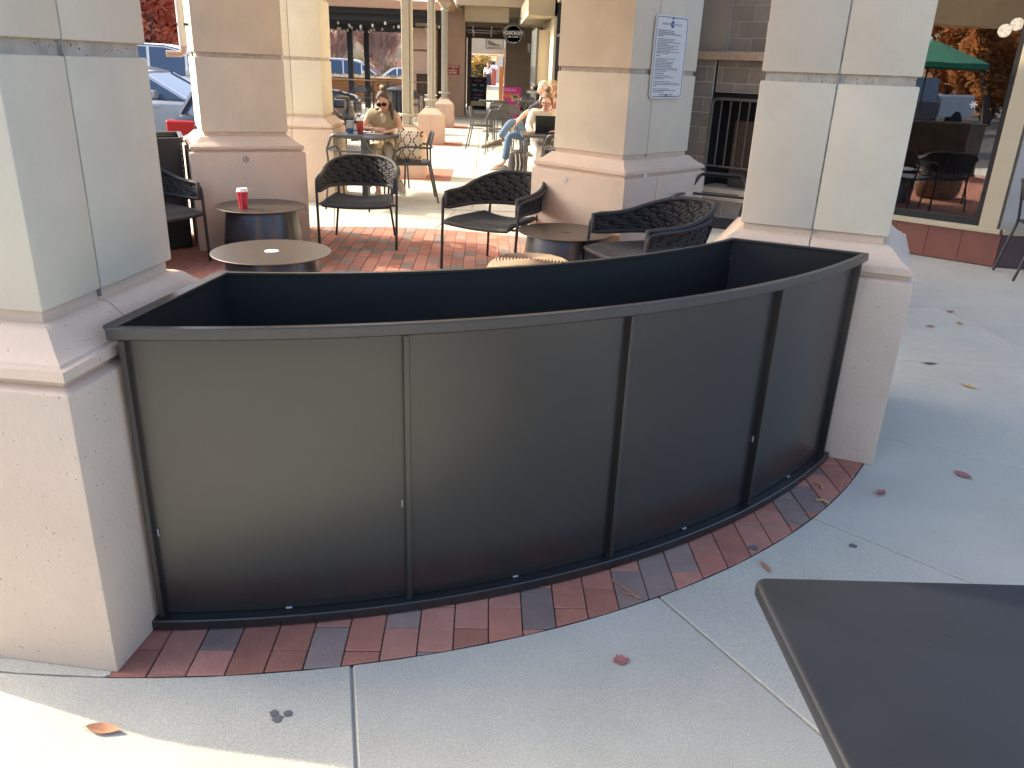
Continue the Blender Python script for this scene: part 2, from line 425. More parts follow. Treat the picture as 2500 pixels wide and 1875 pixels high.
def pillar(label, near, a, Lu, Lv, split, cut, courses, group='round patio pillars', plug=None, pt=None):
    u = hv(a); v = hv(a-90)
    c = Vector((near[0], near[1], 0))+u*Lu/2+v*Lv/2
    t = thing('stone_pillar', label, 'pillar', c, R(90-a), group)
    for sd_ in (0, 1):
        kw = dict(cutx=cut) if split == 'x' else dict(cuty=cut)
        part('base_block', half(MB(), Lu, Lv, BASEP, side=sd_, **kw), M_base, t, bevel=.006, seg=2, smooth=40)
        part('base_cap', half(MB(), Lu, Lv, CAP, side=sd_, **kw), M_base, t, smooth=24)
        for z0, z1 in courses:
            part('shaft_block', half(MB(), Lu, Lv, [(0, z1), (0, z0)], side=sd_, **kw), M_shaft, t, bevel=.007, seg=2, smooth=40)
    k = MB(); k.box(-Lu/2+.016, Lu/2-.016, -Lv/2+.016, Lv/2-.016, .5, courses[-1][1]-.01); part('mortar_core', k, M_neck, t)
    cj = MB()
    zs0, zs1 = courses[0][0]-.02, courses[-1][1]
    if split == 'x': cj.box(cut-.0018, cut+.0018, -Lv/2+.0035, Lv/2-.0035, zs0, zs1)
    else: cj.box(-Lu/2+.0035, Lu/2-.0035, cut-.0018, cut+.0018, zs0, zs1)
    part('joint_sealant', cj, M_caulk, t)
    if plug:
        for px, pz in plug:
            m = MB(); m.lathe([(.026, -.002), (.026, .003), (.022, .004)], 16, T=Matrix.Translation((px, -Lv/2-.116, pz)) @ Matrix.Rotation(R(90), 4, 'X'))
            part('core_plug', m, pbr('plug_mortar', (.42, .36, .30), .9, var=.2, vscale=40), t)
    return t
CR = [(.930, 1.487), (1.521, 2.10), (2.134, 2.72)]
pA = pillar('stone pillar cropped by the frame edge, at the planter end with the bright rim', (-1.017, 1.817), 9.3, .573, .669, 'x', -.06, CR)
pB = pillar('stone pillar with a downspout, behind the paper cup on the round table', (-2.259, 6.738), 67.5, .673, .669, 'y', 0, CR, plug=[(-.03, .729)])
pC = pillar('stone pillar bearing the white rules sign', (1.006, 5.991), 45.9, .847, .677, 'x', -.13, CR)
pD = pillar('stone pillar with a stained seam at the planter end next to the shop window', (1.600, 3.104), 24.6, .669, .574, 'y', .0, CR)
m = MB(); m.lathe([(.026, -.002), (.026, .003), (.022, .004)], 16, T=Matrix.Translation((-.847/2-.116, .10, .722)) @ Matrix.Rotation(R(-90), 4, 'Y'))
part('core_plug', m, pbr('plug_white', (.62, .58, .52), .9, var=.2, vscale=40), pC)
m = MB(); m.cbox((-.847/2+.155, -.677/2-.098, .794), (.042, .004, .024)); part('paper_scrap', m, M_white, pC)
pE = pillar('stone pillar behind the woman\'s table with a thin vertical seam', (-2.50, 9.40), 90, .70, .62, 'x', .02, [(.930, 1.487), (1.521, 2.10), (2.134, 3.2)])
# near corner of E given as its left front corner; facing squarely down the walk
# downspout on pillar B
ds = thing('downspout', 'white metal downspout strapped to the sunlit side of a pillar', 'downspout', (0, 0, 0))
_B = Vector((-2.259, 6.738, 0)); _u = hv(67.5); _v = hv(-22.5)
base = _B+_v*.30-_u*.055
mt = MB(); mt.tube([(base.x, base.y, 3.0), (base.x, base.y, 1.56)], .027, 12)
M_dsp = pbr('downspout_paint', (.62, .58, .5), .5, var=.05)
wpart('pipe', mt, M_dsp, ds, smooth=40)
el = MB(); q = base-_u*.13; el.tube(smooth_path([(base.x, base.y, 1.60), (base.x, base.y, 1.50), (q.x, q.y, 1.50)], .04), .024, 12)
wpart('elbow', el, pbr('terracotta_pipe', (.42, .30, .24), .6, var=.1), ds, smooth=40)
b2 = MB(); b2.cbox((0, 0, 0), (.10, .02, .02), Matrix.Translation(base+_u*.02+Vector((0, 0, 1.72))) @ Matrix.Rotation(R(22.5), 4, 'Z'))
wpart('strap', b2, M_blk, ds)

# unseen ring beam added over the pillars, its spans sized to block the sun
ent = thing('sun_block_beam', 'unseen cream ring beam added above the patio pillars to block the sun', 'beam')
def ctr(near, a, Lu, Lv): return Vector((near[0], near[1], 0))+hv(a)*Lu/2+hv(a-90)*Lv/2
cA = ctr((-1.017, 1.817), 9.3, .573, .669); cB_ = ctr((-2.259, 6.738), 67.5, .673, .669); cC = ctr((1.006, 5.991), 45.9, .847, .677); cD = ctr((1.6, 3.104), 24.6, .669, .574)
def beam(p, q, z0, z1, wd):
    d = (q-p); L_ = d.length; T = Matrix.Translation((p+q)/2) @ Matrix.Rotation(math.atan2(d.y, d.x), 4, 'Z')
    return MB().box(-L_/2, L_/2, -wd/2, wd/2, z0, z1, T)
for p, q in ((cA, cB_), (cB_, cC), (cC, cD), (cD, cA)):
    part('sun_block_span', beam(p, q, 2.75 if (p, q) != (cA, cB_) else 2.34, 5.6, .5), M_shaft, ent)

cE = Vector((-2.15, 9.71, 0)); part('sun_block_span', beam(cE, cC, 2.75, 5.6, .5), M_shaft, ent)  # extra unseen span added to keep sun off the right-hand pavement

# ------------------------------------------------------------------ the curved planter in front
HP = .885
hL, hR = 178.0, 130.2         # headings of its two ends, seen from CP
RI = 2.66
def planter(label, c, ro, ri, h0, h1, endL, endR, posts, group):
    """h0/h1 headings of outer ends; endL/endR = inner back corner points"""
    t = thing('curved_planter', label, 'planter', (c[0], c[1], 0), 0, group)
    N = 40
    W = lambda p, z: (p[0], p[1], z)
    oa = arc(c, ro-.022, h0, h1, N)               # panel face
    hi0 = math.degrees(math.atan2(endL[0]-c[0], endL[1]-c[1])); hi1 = math.degrees(math.atan2(endR[0]-c[0], endR[1]-c[1]))
    if hi0 < -90 and h0 > 90: hi0 += 360
    def strip_(rr0, rr1, a0, a1, z0, z1, n=N):
        m = MB(); A = arc(c, rr1, a0, a1, n); B = arc(c, rr0, a0, a1, n)
        secs = [[W(A[i], z0), W(B[i], z0), W(B[i], z1), W(A[i], z1)] for i in range(n+1)]
        return m.loft(secs)
    ph = posts
    for a, b in zip(ph, ph[1:]):
        wpart('front_panel', strip_(ro-.026, ro-.022, a, b, .02, HP-.03, 12), M_plant, t, smooth=30)
    # rim, toe rail
    wpart('front_rim', strip_(ro-.014, ro+.011, h0+.25, h1-.25, HP-.031, HP), M_rim, t, bevel=.003, smooth=30)
    wpart('toe_rail', strip_(ro-.022, ro+.014, h0+.2, h1-.2, .002, .034), M_plant, t, bevel=.003, smooth=30)
    for a in ph:
        p = arc(c, ro-.009, a, a, 1)[0]; d = hv(a); T = Matrix.Translation((p[0], p[1], 0)) @ Matrix.Rotation(R(-a), 4, 'Z')
        m = MB(); m.box(-.0075, .0075, -.014, .010, .034, HP-.034, T); wpart('post', m, M_plant, t, bevel=.0015)
    for i, a in enumerate(ph):
        for dz in (.30, ):
            p = arc(c, ro-.018, a+(.28 if i % 2 else -.28), a, 1)[0]
            m = MB(); m.cbox((0, 0, 0), (.005, .005, .024), Matrix.Translation((p[0], p[1], dz+.05*(i % 3))) @ Matrix.Rotation(R(-a), 4, 'Z')); wpart('weld_mark', m, M_weld, t, bevel=.002)
        p = arc(c, ro-.012, a, a, 1)[0]
        m = MB(); m.cbox((0, 0, 0), (.016, .010, .006), Matrix.Translation((p[0], p[1], .038)) @ Matrix.Rotation(R(-a), 4, 'Z')); wpart('weld_mark', m, M_weld, t, bevel=.003)
    for a, b in zip(ph, ph[1:]):
        mid = (a+b)/2; p = arc(c, ro-.018, mid, mid, 1)[0]
        m = MB(); m.cbox((0, 0, 0), (.018, .007, .006), Matrix.Translation((p[0], p[1], .039)) @ Matrix.Rotation(R(-mid), 4, 'Z')); wpart('weld_mark', m, M_weld, t, bevel=.002)
    # back wall: arc through the inner corners
    A = Vector(endL); B = Vector(endR); mid = (A+B)/2; ch = (B-A).length
    dirc = (Vector(c)-mid).normalized(); nrm = Vector((-(B-A).y, (B-A).x)).normalized()
    if nrm.dot(dirc) < 0: nrm = -nrm
    rr = ri; dd = math.sqrt(max(rr*rr-(ch/2)**2, 0)); cc = mid+nrm*dd
    a0 = math.degrees(math.atan2(A.x-cc.x, A.y-cc.y)); a1 = math.degrees(math.atan2(B.x-cc.x, B.y-cc.y))
    if a0-a1 > 180: a0 -= 360
    if a1-a0 > 180: a1 -= 360
    bi = arc(cc, rr+.004, a0, a1, N); bo = arc(cc, rr, a0, a1, N)
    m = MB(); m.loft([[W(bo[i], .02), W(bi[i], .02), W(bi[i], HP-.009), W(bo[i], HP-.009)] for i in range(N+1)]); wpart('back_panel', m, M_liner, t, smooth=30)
    bi2 = arc(cc, rr+.012, a0, a1, N); bo2 = arc(cc, rr-.005, a0, a1, N)
    m = MB(); m.loft([[W(bo2[i], HP-.008), W(bi[i], HP-.008), W(bi[i], HP-.007), W(bi2[i], HP-.007), W(bi2[i], HP), W(bo2[i], HP)] for i in range(N+1)]); wpart('back_rim', m, M_rim, t, smooth=30)
    for k_, (P, Q, sgn) in enumerate(((oa[0], A, 1), (oa[-1], B, -1))):
        P = Vector(P); Q = Vector(Q); d = (Q-P); L_ = d.length; an = math.atan2(d.y, d.x); T = Matrix.Translation((P.x, P.y, 0)) @ Matrix.Rotation(an, 4, 'Z')
        s0, s1 = (-.004, 0) if sgn > 0 else (0, .004)
        # thickness towards the outside of the box
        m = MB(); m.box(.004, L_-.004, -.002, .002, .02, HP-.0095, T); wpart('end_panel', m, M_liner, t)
        lo, hi = (-.006, .010)
        m = MB(); m.box(-.018, L_+.010, lo if sgn < 0 else -.010, hi if sgn < 0 else .024, HP-.009, HP+.001, T)
        wpart('end_rim', m, M_rim, t, bevel=.002)
    # weld beads down the inner back corners
    for Q in (A, B):
        m = MB(); rw = random.Random(5)
        ins = (Vector(((oa[20][0]+mid.x)/2, (oa[20][1]+mid.y)/2))-Q).normalized()
        z = HP-.05
        while z > .35:
            p = Q+ins*.009; m.cbox((p.x+rw.uniform(-.002, .002), p.y, z), (.006, .006, rw.uniform(.004, .014))); z -= rw.uniform(.012, .04)
        wpart('weld_seam', m, M_weld, t, kind='stuff')
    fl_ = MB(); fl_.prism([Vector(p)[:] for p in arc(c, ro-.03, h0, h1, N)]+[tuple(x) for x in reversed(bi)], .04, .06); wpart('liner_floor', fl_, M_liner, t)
    return t
posts = []
for p in ((-.870, 1.858), (-.183, 1.934), (.455, 2.16), (1.023, 2.518), (1.464, 2.973)):
    posts.append(math.degrees(math.atan2(p[0]-CP[0], p[1]-CP[1])))
posts[0] = posts[0] if posts[0] > 0 else posts[0]+360
h0 = math.degrees(math.atan2(-.885-CP[0], 1.868-CP[1])); h1 = math.degrees(math.atan2(1.488-CP[0], 2.985-CP[1]))
planter('long curved dark bronze metal planter, empty, with four panels facing the pavement', CP, RP, 2.66, h0, h1, (-.786, 2.432), (1.020, 3.228), posts, 'curved metal planters')
# the second one closes the gap on the parking side, its end against pillar B
c2 = (-.9, 4.9)
planter('empty dark metal planter with a raised rim, half hidden against a pillar by the cars', c2, 2.91, 2.36, -36.6, -150.0,
        (-2.42, 6.71), (c2[0]+2.36*math.sin(R(-150)), c2[1]+2.36*math.cos(R(-150))), [-36.8, -60, -83, -106, -129, -149.8], 'curved metal planters')
# ------------------------------------------------------------------ shop wall with fireplace and window
WP, WD, WN = Vector((4.062, 7.393, 0)), Vector((.7331, -.6801, 0)), Vector((-.6801, -.7331, 0))     # along the wall, and out of it
WT = Matrix(((WD.x, -WN.x, 0, WP.x), (WD.y, -WN.y, 0, WP.y), (0, 0, 1, 0), (0, 0, 0, 1)))            # local: x along, y into the wall
M_wall = pbr('stucco_cream', (.55, .47, .33), .9, var=.04, vscale=4, bump=.1, bscale=120)
M_jamb = pbr('jamb_cream', (.56, .48, .34), .6, var=.03)
M_taupe = pbr('stucco_taupe', (.36, .30, .25), .9, var=.06, vscale=3, bump=.1)
M_tile = pbr('fireplace_tile', (.29, .25, .22), .5, var=.14, vscale=9, per_obj=.12, tint=(.32, .27, .24))
M_grout = pbr('grout', (.70, .66, .61), .9, var=.1)
M_mantel = pbr('rough_mantel_stone', (.52, .38, .27), .9, var=.12, vscale=12, bump=.6, bscale=60, speck=(50, .17, (.10, .07, .05)))
M_sillst = pbr('hearth_stone', (.50, .42, .33), .85, var=.08, vscale=10)
M_firebox = pbr('firebox_black', (.012, .012, .013), .9, var=.3, vscale=8)  # near-black colour over the inside of the firebox
M_rtile = pbr('red_base_tile', (.235, .09, .07), .45, var=.10, vscale=7, tint=(.20, .085, .07))
M_ptile = pbr('purple_base_tile', (.10, .055, .068), .45, var=.12, vscale=7)
bw = thing('shop_building', 'cream shop building with a tiled fireplace and a large window over red base tile', 'building', WP, math.atan2(WD.y, WD.x))
def bp(name, mb, mat, **k): return part(name, mb, mat, bw, **k)
# local coords: x = s along the wall, y = into the wall, z
def bx(name, x0, x1, y0, y1, z0, z1, mat, **k): return bp(name, MB().box(x0, x1, y0, y1, z0, z1), mat, **k)
bx('wall', -3.30, -2.95, .0, .3, 0, 4.2, M_wall)
bx('chimney_breast', -2.95, -2.20, .012, .3, 1.73, 4.2, M_taupe)
bx('chimney_core', -2.95, -2.29, .010, .40, 0, 1.645, M_grout)
bx('chimney_core', -1.05, -.78, .010, .40, 0, 1.645, M_grout)
bx('chimney_core', -2.20, -.78, .052, .30, 1.73, 4.2, M_grout)
bx('hearth_core', -2.29, -1.05, .010, .40, 0, .236, M_grout)
bx('firebox_wall', -2.29, -1.05, .36, .40, .236, 1.645, M_firebox)
bx('firebox_wall', -2.289, -2.282, .035, .36, .366, 1.645, M_firebox); bx('firebox_wall', -1.058, -1.051, .035, .36, .366, 1.645, M_firebox)
bx('lintel_core', -2.28, -1.06, .065, .14, 1.335, 1.645, M_grout)
bx('firebox_hood', -2.28, -1.06, .09, .34, 1.28, 1.334, M_firebox)
bx('burner', -2.05, -1.25, .16, .30, .37, .46, pbr('burner_steel', (.08, .075, .07), .6, metal=.5)); bx('heat_shield', -2.12, -1.2, .30, .33, .46, 1.05, pbr('rust_panel', (.11, .07, .05), .8, var=.3))
bx('mantel', -3.0, -.70, -.06, .30, 1.648, 1.727, M_mantel, bevel=.004)
bx('hearth_slab', -2.302, -1.04, -.05, .36, .237, .366, M_sillst, bevel=.012, seg=3)
rt_ = random.Random(11); tmesh = {}
def tiles(x0, x1, z0, z1, y, zbase=.0, L=.305, H=.152, phase=0.0):
    k = 0; z = zbase
    while z < z1-.01:
        a, b = max(z, z0), min(z+H, z1)
        if b-a > .015:
            x = x0-((L/2 if k % 2 else 0)+phase) % L
            while x < x1-.01:
                p, q = max(x, x0), min(x+L, x1)
                if q-p > .012:
                    key = (round(q-p, 3), round(b-a, 3))
                    if key not in tmesh:
                        m = MB(); m.box(0, q-p-.006, -.004, .003, 0, b-a-.006); tmesh[key] = m.mesh('tile', bevel=.0015); tmesh[key].materials.append(M_tile)
                    o = link('tile', tmesh[key], None, bw, (p+.003, y, a+.003))
                x += L
        z += H; k += 1
tiles(-2.60, -2.285, 0, 1.645, .010, zbase=-.09, phase=.08)
tiles(-2.285, -1.55, 0, .236, .010, zbase=-.09, phase=.18)
tiles(-2.275, -1.55, 1.337, 1.645, .065, zbase=1.274, H=.152, phase=.1)
tiles(-2.195, -1.55, 1.735, 2.30, .052, zbase=1.71, phase=.05)
# spark guard: a tube frame with upright bars
gd = thing('spark_guard', 'dark metal guard of upright bars before the outdoor fireplace', 'fire guard', tuple(WP+WD*-2.24+WN*.035+Vector((0, 0, .366))), math.atan2(WD.y, WD.x))
M_guard = pbr('guard_metal', (.15, .145, .14), .45, metal=.6, var=.1)
fr = MB(); fr.tube(smooth_path([(0, 0, .0), (0, 0, .905), (1.16, 0, .905), (1.16, 0, .0)], .06), .016, 10); part('frame', fr, M_guard, gd, smooth=40)
lr = MB(); lr.tube([(0, 0, .225), (1.16, 0, .225)], .010, 8); part('lower_rail', lr, M_guard, gd, smooth=40)
for i in range(1, 11):
    bm_ = MB(); bm_.tube([(.105*i, 0, .225), (.105*i, 0, .905)], .0085, 8); part('bar', bm_, M_guard, gd, smooth=40)
# window bay
bx('bay_wall', -.78, -.745, .0, .3, .29, 4.2, M_jamb)
bx('base_core', -.78, .688, .006, .30, 0, .284, M_grout)
for a, b in ((-.78, -.47), (-.47, -.185), (-.185, .100), (.100, .388), (.388, .70)):
    bx('base_tile', a+.002, b-.002, -.010, .010, .0, .282, M_rtile, bevel=.001)
bx('window_sill', -.78, .685, -.035, .30, .2842, .330, M_jamb, bevel=.005)
win = bx('window', -.745, .500, .02, .075, .331, .392, M_blk)
wm = MB(); wm.box(-.745, -.70, .02, .075, .392, 2.9); part('window_stile', wm, M_blk, bw); wm = MB(); wm.box(.456, .500, .02, .075, .392, 2.9); part('window_stile', wm, M_blk, bw)
bx('window_head', -.745, .50, .02, .075, 2.9, 2.95, M_blk)
gl = bpy.data.materials.new('window_glass'); gl.use_nodes = True; n = gl.node_tree.nodes; L = gl.node_tree.links
for q in list(n):
    if q.type != 'OUTPUT_MATERIAL': n.remove(q)
tr = n.new('ShaderNodeBsdfTransparent'); tr.inputs[0].default_value = (.72, .72, .70, 1)
gs = n.new('ShaderNodeBsdfGlossy'); gs.inputs['Roughness'].default_value = 0.0; gs.inputs[0].default_value = (.95, .95, .95, 1)
lw = n.new('ShaderNodeFresnel'); lw.inputs[0].default_value = 2.1
nz = n.new('ShaderNodeTexNoise'); nz.inputs['Scale'].default_value = 2.2; nz.inputs['Detail'].default_value = 1
bpn = n.new('ShaderNodeBump'); bpn.inputs['Strength'].default_value = .012; bpn.inputs['Distance'].default_value = .05
tcn = n.new('ShaderNodeTexCoord'); L.new(tcn.outputs['Object'], nz.inputs['Vector']); L.new(nz.outputs[0], bpn.inputs['Height']); L.new(bpn.outputs[0], gs.inputs['Normal'])
ml = n.new('ShaderNodeMixShader'); ou = [q for q in n if q.type == 'OUTPUT_MATERIAL'][0]
mu = n.new('ShaderNodeMath'); mu.operation = 'MULTIPLY_ADD'; mu.inputs[1].default_value = 1.0; mu.inputs[2].default_value = .10; L.new(lw.outputs[0], mu.inputs[0])
L.new(mu.outputs[0], ml.inputs[0]); L.new(tr.outputs[0], ml.inputs[1]); L.new(gs.outputs[0], ml.inputs[2]); L.new(ml.outputs[0], ou.inputs[0])
M_glass = gl
bx('window_pane', -.70, .456, .045, .051, .392, 2.9, M_glass)
M_dec = pbr('decal_white', (.75, .75, .75), .7, var=0)
sm = MB()
for k in range(3):
    sm.box(-.030, .030, -.002, 0, -.005, .005, Matrix.Translation((.222, .043, 1.344)) @ Matrix.Rotation(R(60*k), 4, 'Y'))
bp('snowflake_decal', sm, M_dec)
for cx_, cz_, r_ in ((.325, 1.935, .052), (.405, 1.985, .05)):
    m = MB(); m.lathe([(r_, 0), (r_, .002), (0.0001, .0022)], 24, T=Matrix.Translation((cx_, .044, cz_)) @ Matrix.Rotation(R(90), 4, 'X')); bp('round_decal', m, pbr('decal_cream', (.62, .55, .45), .7, var=.5, vscale=70))
bx('jamb', .502, .650, -.012, .30, .3302, 4.2, M_jamb, bevel=.003)
bx('bay_head', -.745, .502, .0, .3, 2.95, 4.2, M_jamb)
bx('lintel_wall', -.78, .66, .30, .32, 2.95, 4.2, M_wall)
# interior seen through the glass
M_in = pbr('interior_wood', (.30, .15, .085), .6, var=.3, vscale=5)
M_in2 = pbr('interior_dark', (.14, .08, .055), .8, var=.2)
bx('interior_wall', -3.0, 3.0, 3.2, 3.25, 0, 3.2, M_in); bx('interior_floor', -3.0, 3.0, .32, 3.2, .0, .02, M_in2)
bx('interior_ceiling', -3.0, 3.0, .32, 3.2, 3.0, 3.05, M_in2); bx('interior_side', -1.3, -1.25, .32, 3.2, .02, 3.0, M_in); bx('interior_side', 2.6, 2.65, .32, 3.2, .02, 3.0, M_in2)
it = thing('cafe_table', 'light wood cafe table standing inside behind the shop window', 'table', tuple(WP+WD*.62-WN*1.0), math.atan2(WD.y, WD.x))
m = MB(); m.box(-.35, .35, -.3, .3, .70, .76); part('table_top', m, pbr('honey_wood', (.42, .22, .07), .5, var=.15, vscale=14), it, bevel=.005)
for sx in (-.3, .3):
    for sy in (-.25, .25):
        m = MB(); m.box(sx-.025, sx+.025, sy-.025, sy+.025, .02, .70); part('leg', m, M_blk, it)
def inner_chair(s, d, label):
    t = thing('wooden_chair', label, 'chair', tuple(WP+WD*s-WN*d), math.atan2(WD.y, WD.x)+R(180), 'chairs inside the shop')
    mm = pbr('chair_wood', (.16, .075, .04), .5, var=.2)
    m = MB(); m.box(-.2, .2, -.2, .2, .44, .47); part('seat', m, mm, t, bevel=.006)
    for sx in (-.18, .18):
        m = MB(); m.box(sx-.018, sx+.018, -.19, -.155, .02, .44); part('leg', m, mm, t)
        m = MB(); m.box(sx-.018, sx+.018, .16, .195, .02, .92); part('leg', m, mm, t)
    for i in range(4):
        m = MB(); m.box(-.165+.11*i-.012, -.165+.11*i+.012, .168, .186, .47, .86); part('slat', m, mm, t)
    m = MB(); m.box(-.2, .2, .162, .193, .86, .93); part('top_rail', m, mm, t)
inner_chair(.02, .75, 'dark wooden slat-back chair inside the shop, low in the window')
# corner and the next wall, turned a little
CN = WP+WD*.70
d2 = hv(101.5); n2 = hv(191.5)
nw = thing('corner_wall', 'grey-cream wall above dark purple tile at the right edge', 'wall', CN, math.atan2(d2.y, d2.x))
part('wall', MB().box(-.02, 8, .012, .3, .33, 4.2), pbr('stucco_grey', (.50, .48, .44), .9, var=.04, bump=.1), nw)
part('sill', MB().box(.0, 8, -.02, .3, .286, .329), M_jamb, nw)
for k in range(8): part('base_tile', MB().box(.002+k*.62, (k+1)*.62-.002, .0, .02, 0, .284), M_ptile, nw)
part('base_core', MB().box(.004, 8, .012, .3, 0, .284), M_grout, nw)

# ------------------------------------------------------------------ covered walk beyond the patio
M_col = pbr('column_paint', (.43, .40, .32), .5, var=.04)
M_soff = pbr('soffit_cream', (.60, .52, .38), .85, var=.03)
M_brown = pbr('brown_trim', (.10, .07, .05), .7, var=.1)
M_dark = pbr('dark_trim', (.03, .032, .037), .6, var=.1)
M_pedst = pbr('pedestal_stone', (.62, .44, .33), .85, var=.06, vscale=6, bump=.15)
def column(label, x, y, wd=.52, ph=.68):
    t = thing('walk_column', label, 'column', (x, y, 0), 0, 'columns along the walk')
    m = MB(); secs = []
    for hw, z in ((wd/2, 0), (wd/2, ph-.14), (wd/2-.012, ph-.128), (wd/2-.01, ph-.115), (wd/2-.13, ph)):
        secs.append([(-hw, -hw, z), (hw, -hw, z), (hw, hw, z), (-hw, hw, z)])
    m.loft(secs); part('pedestal', m, M_pedst, t, bevel=.004)
    m = MB(); m.box(-.0025, .0025, -wd/2-.002, -wd/2+.01, .01, ph-.14); part('pedestal_joint', m, M_caulk, t)
    m = MB(); m.box(-.115, .115, -.115, .115, ph-.02, ph+.03); part('base_plate', m, M_col, t, bevel=.01)
    m = MB(); m.box(-.072, .03, -.072, .072, ph+.03, 2.9); part('shaft', m, M_col, t, bevel=.006)
    m = MB(); m.box(.036, .072, -.06, .06, ph+.03, 2.9); part('side_channel', m, M_col, t, bevel=.006)
    m = MB(); m.box(-.10, .10, -.10, .10, ph+.13, ph+.17); part('collar', m, M_col, t, bevel=.012)
    for s in (-1, 1):
        m = MB(); m.lathe([(0.0001, -.03), (.026, -.016), (.032, 0), (.026, .016), (.0001, .03)], 12, (s*.115, 0, ph+.15)); part('ball', m, M_col, t, smooth=60)
    m = MB(); m.lathe([(.08, 2.72), (.11, 2.76), (.085, 2.80), (.14, 2.88), (.16, 2.92)], 20); part('capital', m, M_col, t, smooth=40)
    return t
column('square painted column on a stone pedestal behind the patterned cushion', -1.08, 11.75, .50)
column('square painted column on a stone pedestal, second along the walk', -1.09, 17.0, .52)
column('square painted column on a stone pedestal beside the stucco pier', -1.07, 21.8, .50)
wk = thing('walk_canopy', 'cream flat canopy over the covered walk with a low cross beam', 'canopy')
part('soffit', MB().box(-1.0, 1.75, 9.7, 31.0, 4.5, 4.8), M_soff, wk); part('sun_block_parapet', MB().box(-1.3, -1.001, 9.7, 31, 4.4, 6.0), M_soff, wk); part('end_beam', MB().box(-.93, 1.75, 25.6, 30.99, 3.121, 3.4), M_soff, wk)  # unseen parapet added to block the sun; soffit raised to let sun in
part('edge_beam', MB().box(-1.22, -.94, 10.9, 31, 2.92, 3.12), pbr('salmon_beam', (.52, .33, .22), .85, var=.05), wk)
part('cross_beam', MB().box(-.69, .62, 26.0, 26.5, 2.72, 3.119), M_soff, wk)
part('cross_beam', MB().box(.95, 1.65, 20.8, 27, 2.66, 3.119), M_soff, wk)
for i, (yy) in enumerate((27.4, 29.3)):
    part('sign_panel', MB().box(-.66, .42-.08*i, yy, yy+.9, 2.55, 2.62), M_dark, wk)
for i, (px_) in enumerate((-.46, .12)):
    part('lamp', MB().box(px_-.02, px_+.02, 28.35, 28.6, 2.40, 2.60), M_white, wk)
    part('lamp', MB().box(px_-.02, px_+.02, 27.3, 27.38, 2.48, 2.66), M_white, wk)
pr = thing('stucco_pier', 'pink-beige stucco pier carrying a small red notice', 'pier', (-.955, 27.0, 0))
M_pink = pbr('pink_stucco', (.60, .45, .37), .9, var=.08, vscale=3, bump=.2)
part('shaft', MB().box(-.265, .265, -.3, .3, .0, 3.12), M_pink, pr)
part('capital', MB().box(-.13, .20, -.42, -.302, 2.93, 3.10), M_soff, pr)
ew = thing('walk_end_wall', 'taupe wall with a wide opening at the end of the walk', 'wall', (0, 31, 0))
part('pier', MB().box(.66, 1.70, 0, .4, 0, 3.4), M_taupe, ew); part('lintel', MB().box(-.75, .66, 0, .4, 2.42, 3.4), M_taupe, ew)
part('lintel_band', MB().box(-.75, .66, -.03, 0, 2.42, 2.62), M_brown, ew)
part('post', MB().box(-.70, -.56, -.2, .35, 0, 2.42), M_brown, ew)
part('post', MB().box(-.73, -.66, -3.6, -3.3, 0, 3.1), M_brown, ew)
part('skirting', MB().box(.665, 1.6, -.03, 0, 0, .16), M_brown, ew)
# walk beyond the opening
fw_ = thing('far_walk', 'sunny cream walk and shopfronts beyond the opening', 'building', (0, 36, 0))
M_bright = pbr('sunlit_render', (.70, .60, .44), .9, var=.05)
part('lintel', MB().box(-1.2, 1.2, 0, .5, 1.98, 3.2), M_bright, fw_)
part('lintel', MB().box(-1.6, 1.4, 10, 10.4, 2.05, 3.4), M_bright, fw_)
part('pier', MB().box(-1.3, -1.02, 10, 10.6, 0, 2.05), M_bright, fw_)
part('wall', MB().box(-1.15, -.72, 0, .8, 0, 1.98), M_bright, fw_)
part('timber_post', MB().box(.72, .86, -.6, .3, 0, 2.2), pbr('orange_timber', (.48, .21, .07), .6, var=.2, vscale=20), fw_)
part('timber_panel', MB().box(.55, .74, 2, 2.3, 0, 1.5), MATS['orange_timber'], fw_)
part('shopfront', MB().box(.95, 1.2, 0, 10, 0, 3.2), M_bright, fw_)
part('shop_door', MB().box(.90, .949, 1.0, 2.4, 0, 2.1), M_dark, fw_)
for k in range(5): part('step', MB().box(-.7, .66, 4+k*1.2, 5.1+k*1.2, .0, .05+.06*k), M_bright, fw_)
# pink awning and red stall far off
aw = thing('pink_awning', 'bright pink awning over a red stall at the far end of the walk', 'awning', (.30, 72, 0))
m = MB(); m.add([(-.50, 0, 1.36), (.62, 0, 1.36), (.5, 1.0, 1.62), (-.4, 1.0, 1.62), (-.50, 0, 1.28), (.62, 0, 1.28)], [(0, 1, 2, 3), (0, 4, 5, 1)]); part('cloth', m, pbr('pink_cloth', (.78, .42, .66), .8, var=.05), aw)
part('counter', MB().box(.0, .5, .4, 1.0, 0, 1.2), pbr('red_panel', (.50, .12, .09), .7, var=.1), aw)
for s in (-.46, .58): part('pole', MB().box(s-.02, s+.02, 0, .04, 0, 1.30), M_col, aw)
fb = thing('far_shop_block', 'pale shop block closing the view at the far end of the walk', 'building', (0, 85, 0))
part('wall', MB().box(-2.5, 9, 0, 3, 0, 6), pbr('far_render', (.62, .56, .46), .9, var=.05), fb)
for k in range(6): part('window', MB().box(-2+1.8*k, -1+1.8*k, -.05, 0, .6, 2.4), M_dark, fb)
